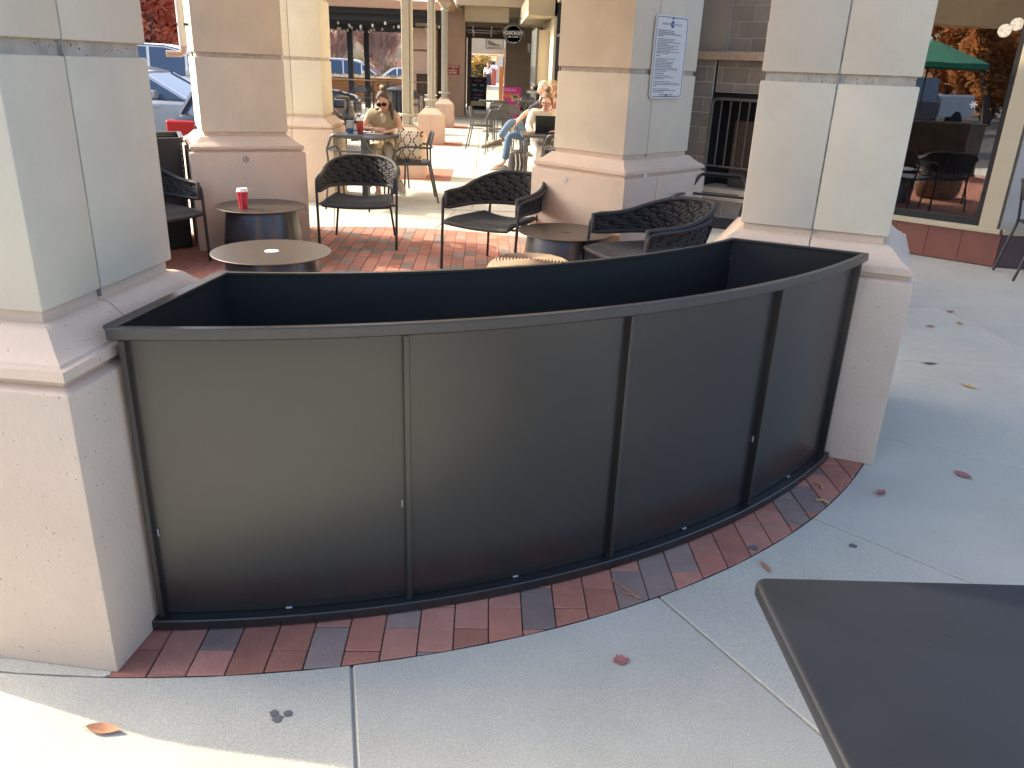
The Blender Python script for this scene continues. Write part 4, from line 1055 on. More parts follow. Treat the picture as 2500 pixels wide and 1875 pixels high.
sv = mth('MULTIPLY', mth('SINE', v_), .9)
d1 = mth('ABSOLUTE', mth('SUBTRACT', mth('MODULO', mth('ADD', mth('ADD', u_, sv), 62.83), 2*PI), PI))
d2_ = mth('ABSOLUTE', mth('SUBTRACT', mth('MODULO', mth('ADD', mth('SUBTRACT', u_, sv), 62.83+PI), 2*PI), PI))
wdt = mth('ADD', mth('MULTIPLY', mth('ABSOLUTE', mth('SINE', mth('MULTIPLY', v_, 2))), .42), .10)
l1 = mth('LESS_THAN', d1, wdt); l2 = mth('LESS_THAN', d2_, wdt); lm = mth('MAXIMUM', l1, l2)
wn = n.new('ShaderNodeTexNoise'); wn.inputs['Scale'].default_value = 9; L.new(tc.outputs['Object'], wn.inputs['Vector'])
cr_ = n.new('ShaderNodeValToRGB'); cr_.color_ramp.interpolation = 'CONSTANT'; L.new(wn.outputs[0], cr_.inputs[0])
cr_.color_ramp.elements[0].color = (.035, .025, .02, 1); cr_.color_ramp.elements[1].position = .47; cr_.color_ramp.elements[1].color = (.10, .07, .03, 1)
e = cr_.color_ramp.elements.new(.56); e.color = (.26, .035, .02, 1)
mm_ = n.new('ShaderNodeMix'); mm_.data_type = 'RGBA'; L.new(lm, mm_.inputs[0]); mm_.inputs[6].default_value = (.62, .54, .40, 1); L.new(cr_.outputs[0], mm_.inputs[7]); L.new(mm_.outputs[2], b.inputs['Base Color'])
m = MB(); secs = []
for j in range(15):
    zz_ = j/14; row = []
    for side in (1, -1):
        for i in range(13):
            x = -1+2*i/12; x *= side
            pf_ = (1-abs(x)**2.6)*(1-abs(2*zz_-1)**2.6); th = .012+.075*pf_**.55
            xx = x*.185*(1-.05*(1-abs(2*zz_-1))); row.append((xx, side*-th+.05*zz_, .005+.335*zz_*(1-.04*(1-abs(x)))))
    secs.append(row)
m.loft(secs); part('cover', m, pm, pil, smooth=80)
gb = thing('blue_tumbler', 'clear tumbler with blue base on the woman\'s table', 'glass', (-1.554, 9.70, .7305))
m = MB(); m.lathe([(.033, 0), (.036, .05)], 20); part('base', m, pbr('blue_glass', (.06, .16, .42), .15, var=.1), gb, smooth=40)
m = MB(); m.lathe([(.036, .051), (.045, .135), (.043, .135), (.034, .052)], 20); part('upper', m, pbr('frost_glass', (.55, .60, .64), .15, var=.05), gb, smooth=40)
it_ = thing('iced_tea_cup', 'tall iced tea cup with a white lid on the woman\'s table', 'cup', (-1.438, 9.67, .7305))
m = MB(); m.lathe([(.032, 0), (.044, .135)], 20); part('body', m, pbr('tea_red', (.34, .05, .03), .2, var=.25, vscale=18), it_, smooth=40)
m = MB(); m.lathe([(.047, .136), (.047, .146), (.040, .150), (.034, .172), (.0001, .176)], 20); part('lid', m, M_white, it_, smooth=40)
pp = thing('paper_sheet', 'white paper sheet lying before the woman in the vest', 'paper', (-1.27, 9.70, .7306), R(-10))
m = MB(); m.prism([(-.11, -.07), (.11, -.07), (.105, .075), (-.11, .07)], 0, .002); part('sheet', m, M_white, pp)
ph = thing('mobile_phone', 'dark phone under the woman\'s hand', 'phone', (-1.13, 9.66, .7306), R(15)); m = MB(); m.prism(round_poly([(-.036, -.072), (.036, -.072), (.036, .072), (-.036, .072)], .01, 3), 0, .009); part('case', m, M_blk, ph)
lp = thing('laptop', 'open dark laptop with its lid toward the viewer', 'laptop', (.79, 10.52, .7305), R(2))
m = MB(); m.prism(round_poly([(-.165, .0), (.165, .0), (.165, .23), (-.165, .23)], .012, 3), 0, .014); part('keyboard_base', m, pbr('laptop_grey', (.05, .05, .055), .35, metal=.5), lp)
m = MB(); m.box(-.165, .165, -.004, .004, 0, .215, Matrix.Translation((0, .0, .012)) @ Matrix.Rotation(R(12), 4, 'X')); part('lid', m, pbr('laptop_lid', (.016, .02, .024), .35, metal=.4, var=.1), lp, bevel=.003)
bgk = thing('backpack', 'black and grey backpack on the floor by the man\'s shoes', 'bag', (.50, 12.45, 0), R(10))
m = MB(); m.loft([[(.15*math.cos(2*PI*k/16)*s, .10*math.sin(2*PI*k/16)*s, z) for k in range(16)] for s, z in ((.85, 0), (1.0, .06), (1, .2), (.85, .30), (.4, .35))]); part('body', m, M_rope, bgk, smooth=60)
for x in (-.06, 0, .06): m = MB(); m.tube([(x, -.105, .02), (x+.01, -.115, .16), (x, -.08, .30)], .010, 6); part('strap', m, pbr('grey_strap', (.45, .46, .47), .7, var=.2), bgk, smooth=40)
# ------------------------------------------------------------------ people
M_skin = pbr('skin', (.60, .34, .24), .55, var=.06, vscale=12); M_skin2 = pbr('skin_fair', (.64, .40, .30), .55, var=.06, vscale=12)
M_lip = pbr('lips', (.42, .13, .11), .5, var=0); M_eye = pbr('eye_dark', (.04, .03, .025), .3, var=0)
M_hairb = pbr('hair_brown', (.075, .042, .028), .5, var=.4, vscale=40, bump=.6, bscale=180); M_hairg = pbr('hair_grey', (.50, .43, .36), .6, var=.3, vscale=40, bump=.6, bscale=160)
M_hairl = pbr('hair_light_brown', (.16, .085, .05), .5, var=.4, vscale=40, bump=.6, bscale=180)
def sphere(mb, c, r, T=None, n=12, k=8):
    vs = []; fs = []
    for i in range(k+1):
        a = -PI/2+PI*i/k
        for j in range(n):
            b_ = 2*PI*j/n; vs.append((c[0]+r[0]*math.cos(a)*math.cos(b_), c[1]+r[1]*math.cos(a)*math.sin(b_), c[2]+r[2]*math.sin(a)))
    for i in range(k):
        for j in range(n): fs.append((i*n+j, i*n+(j+1) % n, (i+1)*n+(j+1) % n, (i+1)*n+j))
    mb.add(vs, fs, T)
def head_mesh(T):
    """face towards local -y; returns skin, lips, eyes"""
    sk, lp_, ey = MB(), MB(), MB()
    n, k = 28, 22; vs = []; fs = []
    for i in range(k+1):
        a = -PI/2+PI*i/k
        for j in range(n):
            b_ = 2*PI*j/n; x = math.cos(a)*math.cos(b_); y = math.cos(a)*math.sin(b_); z = math.sin(a)
            X, Y, Z = x*.074, y*.094, z*.115
            if z < 0:
                q = -z; X *= 1-.32*q**1.5; Y = Y*(1-.30*q) - .012*q
                if y > 0: Y *= 1-.25*q
            f = max(0, -y)
            if f > .5:
                nose = math.exp(-((x/.16)**2+((z+.12)/.17)**2)); Y -= .022*nose
                brow = math.exp(-((z-.16)/.07)**2)*(1 if abs(x) < .7 else 0); Y -= .003*brow
                for s in (-1, 1): Y += .006*math.exp(-(((x-s*.38)/.2)**2+((z-.02)/.09)**2))
                Y -= .004*math.exp(-((x/.3)**2+((z+.47)/.07)**2)); Y -= .006*math.exp(-((x/.3)**2+((z+.85)/.12)**2))
            vs.append((X, Y, Z))
    for i in range(k):
        for j in range(n): fs.append((i*n+j, i*n+(j+1) % n, (i+1)*n+(j+1) % n, (i+1)*n+j))
    sk.add(vs, fs, T)
    for s in (-1, 1): sphere(sk, (s*.075, .008, -.005), (.010, .018, .028), T, 8, 6); sphere(ey, (s*.029, -.083, .004), (.011, .006, .006), T, 8, 6)
    sphere(lp_, (0, -.092, -.052), (.021, .007, .007), T, 10, 6)
    return sk, lp_, ey
def hand(mb, wrist, d, nrm, spread=1.0, curl=.5, side=1):
    d = Vector(d).normalized(); nrm = Vector(nrm); nrm = (nrm-d*nrm.dot(d)).normalized(); s = d.cross(nrm)*side
    w0 = Vector(wrist)
    secs = []
    for t_, wd_, th in ((-.01, .022, .019), (.02, .030, .016), (.05, .038, .014), (.082, .040, .012)):
        c = w0+d*t_; secs.append([c+s*wd_*math.cos(2*PI*k/8)+nrm*th*math.sin(2*PI*k/8) for k in range(8)])
    mb.loft(secs)
    for i, (off, ln) in enumerate(((-.030, .062), (-.010, .074), (.010, .070), (.029, .054))):
        p = w0+d*.078+s*off; pts = [p]; dd = d.copy()
        for q in range(3):
            an = curl*(.35+.35*q); dd = (d*math.cos(an)-nrm*math.sin(an)+s*off*1.5*spread).normalized(); p = p+dd*ln*(.45, .32, .25)[q]; pts.append(p)
        mb.tube(pts, [.0088, .0085, .0078, .006], 6)
    p = w0+d*.02-s*.026; mb.tube([p, p-s*.022+d*.024-nrm*.006, p-s*.024+d*.052-nrm*.016], [.011, .0095, .007], 6)
def person(label, loc, J, skin, clothes, look, group=None, foot=None):
    """J: joints in world space; clothes: list of (part name, material, chain list, radius scale)"""
    t = thing('person', label, 'person', loc, 0, group); o = Vector(loc)
    RAD = dict(pelvis=.135, belly=.125, chest=.135, neck=.052, headb=.05, shL=.062, shR=.062, elL=.042, elR=.042, wrL=.027, wrR=.027, hipL=.092, hipR=.092, knL=.062, knR=.062, anL=.040, anR=.040, toL=.034, toR=.034)
    names = [k for k in ('pelvis', 'belly', 'chest', 'neck', 'headb', 'shL', 'elL', 'wrL', 'shR', 'elR', 'wrR', 'hipL', 'knL', 'anL', 'toL', 'hipR', 'knR', 'anR', 'toR') if k in J]
    E_ = [('pelvis', 'belly'), ('belly', 'chest'), ('chest', 'neck'), ('neck', 'headb'), ('chest', 'shL'), ('shL', 'elL'), ('elL', 'wrL'), ('chest', 'shR'), ('shR', 'elR'), ('elR', 'wrR'),
          ('pelvis', 'hipL'), ('hipL', 'knL'), ('knL', 'anL'), ('anL', 'toL'), ('pelvis', 'hipR'), ('hipR', 'knR'), ('knR', 'anR'), ('anR', 'toR')]
    ix = {k: i for i, k in enumerate(names)}
    sc_ = J.get('scale', 1.0)
    me = skin_mesh([Vector(J[k])-o for k in names], [(ix[a], ix[b]) for a, b in E_ if a in ix and b in ix], [RAD[k]*.80*sc_ for k in names], 1)
    hc, hh, tilt, roll_ = J['head'], J['face'], J.get('tilt', 0), J.get('roll', 0)
    T = Matrix.Translation(Vector(hc)-o) @ Matrix.Rotation(head(hh), 4, 'Z') @ Matrix.Rotation(R(tilt), 4, 'X') @ Matrix.Rotation(R(roll_), 4, 'Y')
    sk, lp_, ey = head_mesh(T)
    for h_ in J.get('hands', []): hand(sk, Vector(h_[0])-o, *h_[1:])
    bm = bmesh.new(); bm.from_mesh(me)
    for mb, mi in ((sk, 0), (lp_, 1), (ey, 2)):
        V = [bm.verts.new(p) for p in mb.v]
        for f in mb.f:
            try:
                F = bm.faces.new([V[i] for i in f]); F.material_index = mi; F.smooth = True
            except ValueError: pass
    bmesh.ops.recalc_face_normals(bm, faces=bm.faces); me2 = bpy.data.meshes.new('body'); bm.to_mesh(me2); bm.free()
    for m_ in (skin, M_lip, M_eye): me2.materials.append(m_)
    link('body', me2, None, t)
    for nm, mat, chain, sc2 in clothes:
        vn = []; ed = []; rr = []
        for path in chain:
            prev = None
            for q in path:
                if isinstance(q, tuple): key, pos, rad = q[0], Vector(q[1]), q[2]
                else: key, pos, rad = q, Vector(J[q]), RAD[q]*.80*sc_*sc2
                if key not in [v_[0] for v_ in vn]: vn.append((key, pos)); rr.append(rad)
                i_ = [v_[0] for v_ in vn].index(key)
                if prev is not None: ed.append((prev, i_))
                prev = i_
        mc = skin_mesh([p-o for _, p in vn], ed, rr, 2, nm); link(nm, mc, mat, t)
    return t, T
def hair_cap(T, mat, t, bun=None, tail=None, low=-.02):
    m = MB(); n, k = 24, 12; vs = []; fs = []
    for i in range(k+1):
        a = -.18+(PI/2+.18)*i/k
        for j in range(n):
            b_ = 2*PI*j/n; y = math.sin(b_); f = max(0, -y)
            aa = max(a, .74*f**1.6-.55*max(0, y)*(1-i/k)) if i < k else a
            if y > 0: aa = a-.55*y*(1-i/k)
            rr = 1.09
            vs.append((rr*.078*math.cos(aa)*math.cos(b_), .004+rr*.098*math.cos(aa)*math.sin(b_), .004+rr*.113*math.sin(aa)))
    for i in range(k):
        for j in range(n): fs.append((i*n+j, i*n+(j+1) % n, (i+1)*n+(j+1) % n, (i+1)*n+j))
    m.add(vs, fs, T)
    if bun: sphere(m, bun, (.046, .044, .036), T, 12, 8); 
    if tail: m.tube([T @ Vector(p) for p in tail], [.022, .026, .022, .010][:len(tail)], 8)
    return part('hair', m, mat, t, smooth=70)
def glasses(T, t, mat, r=.026, dark=None):
    m = MB()
    for s in (-1, 1):
        m.tube([T @ Vector((s*.031+r*math.cos(2*PI*k/14), -.104, .004+r*.82*math.sin(2*PI*k/14))) for k in range(14)], .0042, 5, closed=True)
        m.tube([T @ Vector(p) for p in ((s*.058, -.101, .01), (s*.079, -.05, .012), (s*.082, .02, .006))], .0038, 5)
    m.tube([T @ Vector((-.007, -.106, .008)), T @ Vector((.007, -.106, .008))], .0035, 5)
    part('glasses', m, mat, t)
    if dark:
        m = MB()
        for s in (-1, 1): m.loft([[T @ Vector((s*.031+r*math.cos(2*PI*k/14), y_, .004+r*.82*math.sin(2*PI*k/14))) for k in range(14)] for y_ in (-.106, -.101)])
        part('lens', m, dark, t)
def shoe(t, o, heel, toe, mat, sole, w=.042):
    h_, e_ = Vector(heel)-Vector(o), Vector(toe)-Vector(o); d = (e_-h_); L_ = d.length; d.normalize(); up = Vector((0, 0, 1)); up = (up-d*up.dot(d)).normalized(); s = d.cross(up)
    m = MB(); secs = []
    for f, wd_, ht in ((-.12, .6, .06), (0, .95, .085), (.25, .9, .085), (.5, 1.0, .06), (.8, 1.05, .045), (1.0, .8, .035), (1.06, .4, .02)):
        c = h_+d*L_*f; secs.append([c+s*w*wd_*math.cos(2*PI*k/10)+up*(ht*.5+ht*.5*math.sin(2*PI*k/10)) for k in range(10)])
    m.loft(secs); sh_ = part('shoe', m, mat, t, smooth=60)
    m = MB(); secs = []
    for f, wd_ in ((-.14, .65), (0, 1.0), (.4, .95), (.8, 1.12), (1.08, .55)):
        c = h_+d*L_*f; secs.append([c-s*w*wd_+up*.012, c+s*w*wd_+up*.012, c+s*w*wd_-up*.016, c-s*w*wd_-up*.016])
    m.loft(secs); part('sole', m, sole, sh_)
M_vest = pbr('olive_vest', (.36, .30, .20), .85, var=.12, vscale=12, bump=.3, bscale=60); M_tee = pbr('cream_tee', (.62, .56, .46), .85, var=.05); M_khaki = pbr('khaki_trousers', (.52, .44, .32), .85, var=.08, bump=.2)
M_shoe = pbr('shoe_tan', (.45, .37, .28), .8, var=.15)
# the woman in the vest
J = dict(pelvis=(-1.20, 10.16, .54), belly=(-1.21, 10.13, .68), chest=(-1.22, 10.04, .86), neck=(-1.205, 9.97, .965), headb=(-1.20, 9.94, 1.03),
         shL=(-1.06, 10.02, .915), elL=(-1.00, 9.93, .77), wrL=(-1.09, 9.76, .755), shR=(-1.385, 10.02, .915), elR=(-1.43, 9.88, .765), wrR=(-1.29, 9.76, .775),
         hipL=(-1.12, 10.08, .53), knL=(-1.13, 9.70, .60), anL=(-.99, 9.55, .20), toL=(-.955, 9.46, .13), hipR=(-1.29, 10.08, .53), knR=(-1.33, 9.70, .555), anR=(-1.24, 9.62, .12), toR=(-1.21, 9.46, .045),
         head=(-1.19, 9.90, 1.075), face=188, tilt=20, roll=-6, hands=[((-1.29, 9.76, .775), (1, -.35, .02), (0, -.3, 1), 1.2, .5, 1), ((-1.09, 9.76, .755), (-.5, -.8, 0), (0, 0, 1), 1, .4, -1)])
wt, T = person('woman in an olive sleeveless vest and dark sunglasses bent over the drinks table', (-1.2, 10.1, 0), J, M_skin,
    [('vest', M_vest, [['pelvis', 'belly', 'chest', ('nk', (-1.21, 9.99, .945), .075)], ['chest', ('sl', (-1.02, 10.02, .925), .080)], ['chest', ('sr', (-1.425, 10.02, .925), .080)]], 1.22),
     ('trousers', M_khaki, [['pelvis', 'hipL', 'knL', ('cl', (-1.01, 9.57, .24), .075)], ['pelvis', 'hipR', 'knR', ('cr', (-1.245, 9.63, .15), .072)]], 1.16)], None)
m = MB(); sphere(m, (0, 0, 0), (.040, .030, .075), Matrix.Translation((-.005, -.155, .87)) @ Matrix.Rotation(R(24), 4, 'X')); part('tee_front', m, M_tee, wt, smooth=60)
hair_cap(T, M_hairb, wt, bun=(.01, .06, .125), tail=[(.06, .02, .02), (.085, -.03, -.06), (.09, -.06, -.14), (.085, -.08, -.2)])
m = MB(); sphere(m, (.0, .045, .158), (.024, .022, .018), T); part('hair_clip', m, pbr('clip_cream', (.7, .62, .4), .4, var=.1), wt, smooth=60)
glasses(T, wt, M_eye, .027, pbr('dark_lens', (.035, .012, .008), .15, var=0))
shoe(wt, (-1.2, 10.1, 0), (-.995, 9.57, .175), (-.93, 9.42, .09), M_shoe, M_white); shoe(wt, (-1.2, 10.1, 0), (-1.245, 9.63, .018), (-1.20, 9.42, .018), M_shoe, M_white)
# the woman with the laptop
M_sweat = pbr('cream_sweater', (.66, .60, .52), .9, var=.06, vscale=20, bump=.4, bscale=120); M_whpant = pbr('white_trousers', (.68, .65, .60), .9, var=.05, bump=.2)
J = dict(pelvis=(.78, 10.93, .54), belly=(.78, 10.90, .70), chest=(.775, 10.83, .90), neck=(.772, 10.77, 1.02), headb=(.77, 10.74, 1.08),
         shL=(.95, 10.82, .965), elL=(1.0, 10.70, .77), wrL=(.92, 10.58, .77), shR=(.60, 10.82, .965), elR=(.545, 10.68, .79), wrR=(.58, 10.52, .775),
         hipL=(.87, 10.86, .53), knL=(.88, 10.42, .56), anL=(.86, 10.36, .12), toL=(.86, 10.2, .05), hipR=(.69, 10.86, .53), knR=(.66, 10.42, .56), anR=(.64, 10.40, .12), toR=(.64, 10.24, .05),
         head=(.768, 10.71, 1.115), face=192, tilt=20, roll=4, hands=[((.58, 10.52, .775), (-.3, -.9, -.05), (0, 0, 1), 1, .3, 1), ((.92, 10.58, .775), (-.6, -.5, 0), (0, 0, 1), 1, .4, -1)])
wl_, T = person('smiling woman in a cream sweater and round glasses working at the laptop', (.78, 10.9, 0), J, M_skin2,
    [('sweater', M_sweat, [['pelvis', 'belly', 'chest', ('nk', (.772, 10.79, .99), .072)], ['chest', 'shL', 'elL', 'wrL'], ['chest', 'shR', 'elR', ('w', (.572, 10.55, .777), .036)]], 1.30),
     ('trousers', M_whpant, [['pelvis', 'hipL', 'knL', 'anL'], ['pelvis', 'hipR', 'knR', 'anR']], 1.22)], None)
hair_cap(T, M_hairl, wl_, bun=(0, .03, .145)); glasses(T, wl_, pbr('glasses_red_brown', (.12, .025, .02), .3, var=0), .028)
for s in (-1, 1): m = MB(); m.tube([T @ Vector(p) for p in ((s*.06, -.05, .07), (s*.08, -.04, .0), (s*.078, -.03, -.07))], [.012, .012, .005], 6); part('hair_lock', m, M_hairl, wl_, smooth=60)
shoe(wl_, (.78, 10.9, 0), (.86, 10.40, .018), (.86, 10.18, .018), M_white, M_white); shoe(wl_, (.78, 10.9, 0), (.64, 10.43, .018), (.64, 10.22, .018), M_white, M_white)
# the man in jeans
M_navy = pbr('dark_shirt', (.035, .032, .048), .85, var=.15, bump=.2); M_jean = pbr('denim', (.10, .17, .28), .85, var=.22, vscale=7, bump=.4, bscale=160); M_shk = pbr('hiking_shoe', (.11, .10, .09), .8, var=.4, vscale=50); M_shk2 = pbr('running_shoe', (.32, .31, .29), .8, var=.5, vscale=45)
J = dict(pelvis=(.76, 12.66, .54), belly=(.80, 12.66, .70), chest=(.82, 12.64, .92), neck=(.83, 12.62, 1.07), headb=(.835, 12.61, 1.13),
         shL=(.80, 12.45, 1.00), elL=(.56, 12.42, .86), wrL=(.45, 12.44, .72), shR=(.80, 12.82, 1.00), elR=(.62, 12.86, .82), wrR=(.45, 12.75, .75),
         hipL=(.70, 12.58, .545), knL=(.375, 12.46, .755), anL=(.195, 12.42, .465), toL=(.02, 12.40, .43), hipR=(.70, 12.74, .53), knR=(.36, 12.66, .54), anR=(.30, 12.62, .14), toR=(.12, 12.62, .05),
         head=(.855, 12.60, 1.215), face=262, tilt=10, hands=[((.45, 12.44, .72), (-.6, .1, -.75), (-.8, 0, .6), 1, .5, 1), ((.45, 12.75, .75), (-.7, -.2, -.6), (-.8, 0, .6), 1, .5, -1)])
mt_, T = person('man in blue jeans and dark shirt with legs crossed, white haired', (.76, 12.66, 0), J, M_skin2,
    [('shirt', M_navy, [['pelvis', 'belly', 'chest', ('nk', (.828, 12.62, 1.045), .07)], ['chest', 'shL', ('e1', (.62, 12.43, .90), .058)], ['chest', 'shR', ('e2', (.66, 12.85, .87), .058)]], 1.25),
     ('jeans', M_jean, [['pelvis', 'hipL', 'knL', ('c1', (.215, 12.425, .505), .062)], ['pelvis', 'hipR', 'knR', ('c2', (.305, 12.62, .17), .062)]], 1.22)], None)
hair_cap(T, M_hairg, mt_)
shoe(mt_, (.76, 12.66, 0), (.225, 12.42, .415), (-.035, 12.40, .375), M_shk, pbr('shoe_sole', (.18, .16, .14), .8, var=.3), .05); shoe(mt_, (.76, 12.66, 0), (.33, 12.62, .018), (.09, 12.62, .018), M_shk2, M_white, .05)
# the companion behind him
J = dict(pelvis=(1.04, 13.3, .54), belly=(1.05, 13.3, .70), chest=(1.06, 13.28, .92), neck=(1.05, 13.26, 1.06), headb=(1.04, 13.25, 1.12),
         shL=(1.06, 13.08, 1.0), elL=(1.0, 13.0, .78), wrL=(.80, 13.05, .75), shR=(1.06, 13.46, 1.0), elR=(1.0, 13.5, .78), wrR=(.80, 13.42, .75),
         hipL=(.98, 13.22, .53), knL=(.62, 13.2, .54), anL=(.6, 13.2, .1), toL=(.45, 13.2, .05), hipR=(.98, 13.38, .53), knR=(.62, 13.4, .54), anR=(.6, 13.4, .1), toR=(.45, 13.4, .05),
         head=(1.03, 13.24, 1.205), face=240, tilt=8, hands=[((.80, 13.05, .75), (-1, 0, -.1), (0, 0, 1), 1, .4, 1), ((.80, 13.42, .75), (-1, 0, -.1), (0, 0, 1), 1, .4, -1)])
pb_, T = person('person with curly grey-blond hair behind the man in jeans', (1.04, 13.3, 0), J, M_skin,
    [('shirt', pbr('rose_shirt', (.30, .12, .11), .85, var=.2), [['pelvis', 'belly', 'chest', ('nk', (1.052, 13.26, 1.04), .07)], ['chest', 'shL', 'elL'], ['chest', 'shR', 'elR']], 1.25),
     ('trousers', M_navy, [['pelvis', 'hipL', 'knL', 'anL'], ['pelvis', 'hipR', 'knR', 'anR']], 1.2)], None)
hair_cap(T, pbr('hair_curly_blond', (.36, .26, .17), .6, var=.4, vscale=60, bump=.9, bscale=90), pb_)
m = MB(); rc_ = random.Random(2)
for k in range(60):
    a, b_ = rc_.uniform(0, 2*PI), rc_.uniform(-.4, 1.4); sphere(m, (.085*math.cos(b_)*math.cos(a), .01+.105*math.cos(b_)*max(-.6, math.sin(a)), .118*math.sin(b_)), (.02, .02, .02), T, 6, 4)
part('curls', m, MATS['hair_curly_blond'], pb_)
for hp in ((1.22, 13.3),):
    dup(c2_, (hp[0]-.13, hp[1], 0), head(262), 'grey loop-back chair under the curly-haired person behind the man')
# walker far off
J = dict(pelvis=(.06, 50, .98), belly=(.06, 50, 1.12), chest=(.06, 50, 1.30), neck=(.06, 50, 1.45), headb=(.06, 50, 1.50), shL=(.23, 50, 1.38), elL=(.28, 50, 1.12), wrL=(.27, 49.9, .90), shR=(-.11, 50, 1.38), elR=(-.16, 50, 1.12), wrR=(-.15, 49.9, .90),
         hipL=(.14, 50, .92), knL=(.15, 49.9, .50), anL=(.15, 50, .09), toL=(.15, 49.85, .04), hipR=(-.02, 50, .92), knR=(-.03, 50.1, .50), anR=(-.03, 50.2, .09), toR=(-.03, 50.05, .04), head=(.06, 49.98, 1.59), face=180)
fp, T = person('distant walker in a white top and black skirt at the far end', (.06, 50, 0), J, M_skin, [('top', M_white, [['pelvis', 'belly', 'chest'], ['chest', 'shL', 'elL'], ['chest', 'shR', 'elR']], 1.2)], None)
m = MB(); m.lathe([(.24, .48), (.17, .95), (.14, 1.08)], 16); part('skirt', m, M_navy, fp, smooth=60); hair_cap(T, M_hairb, fp)
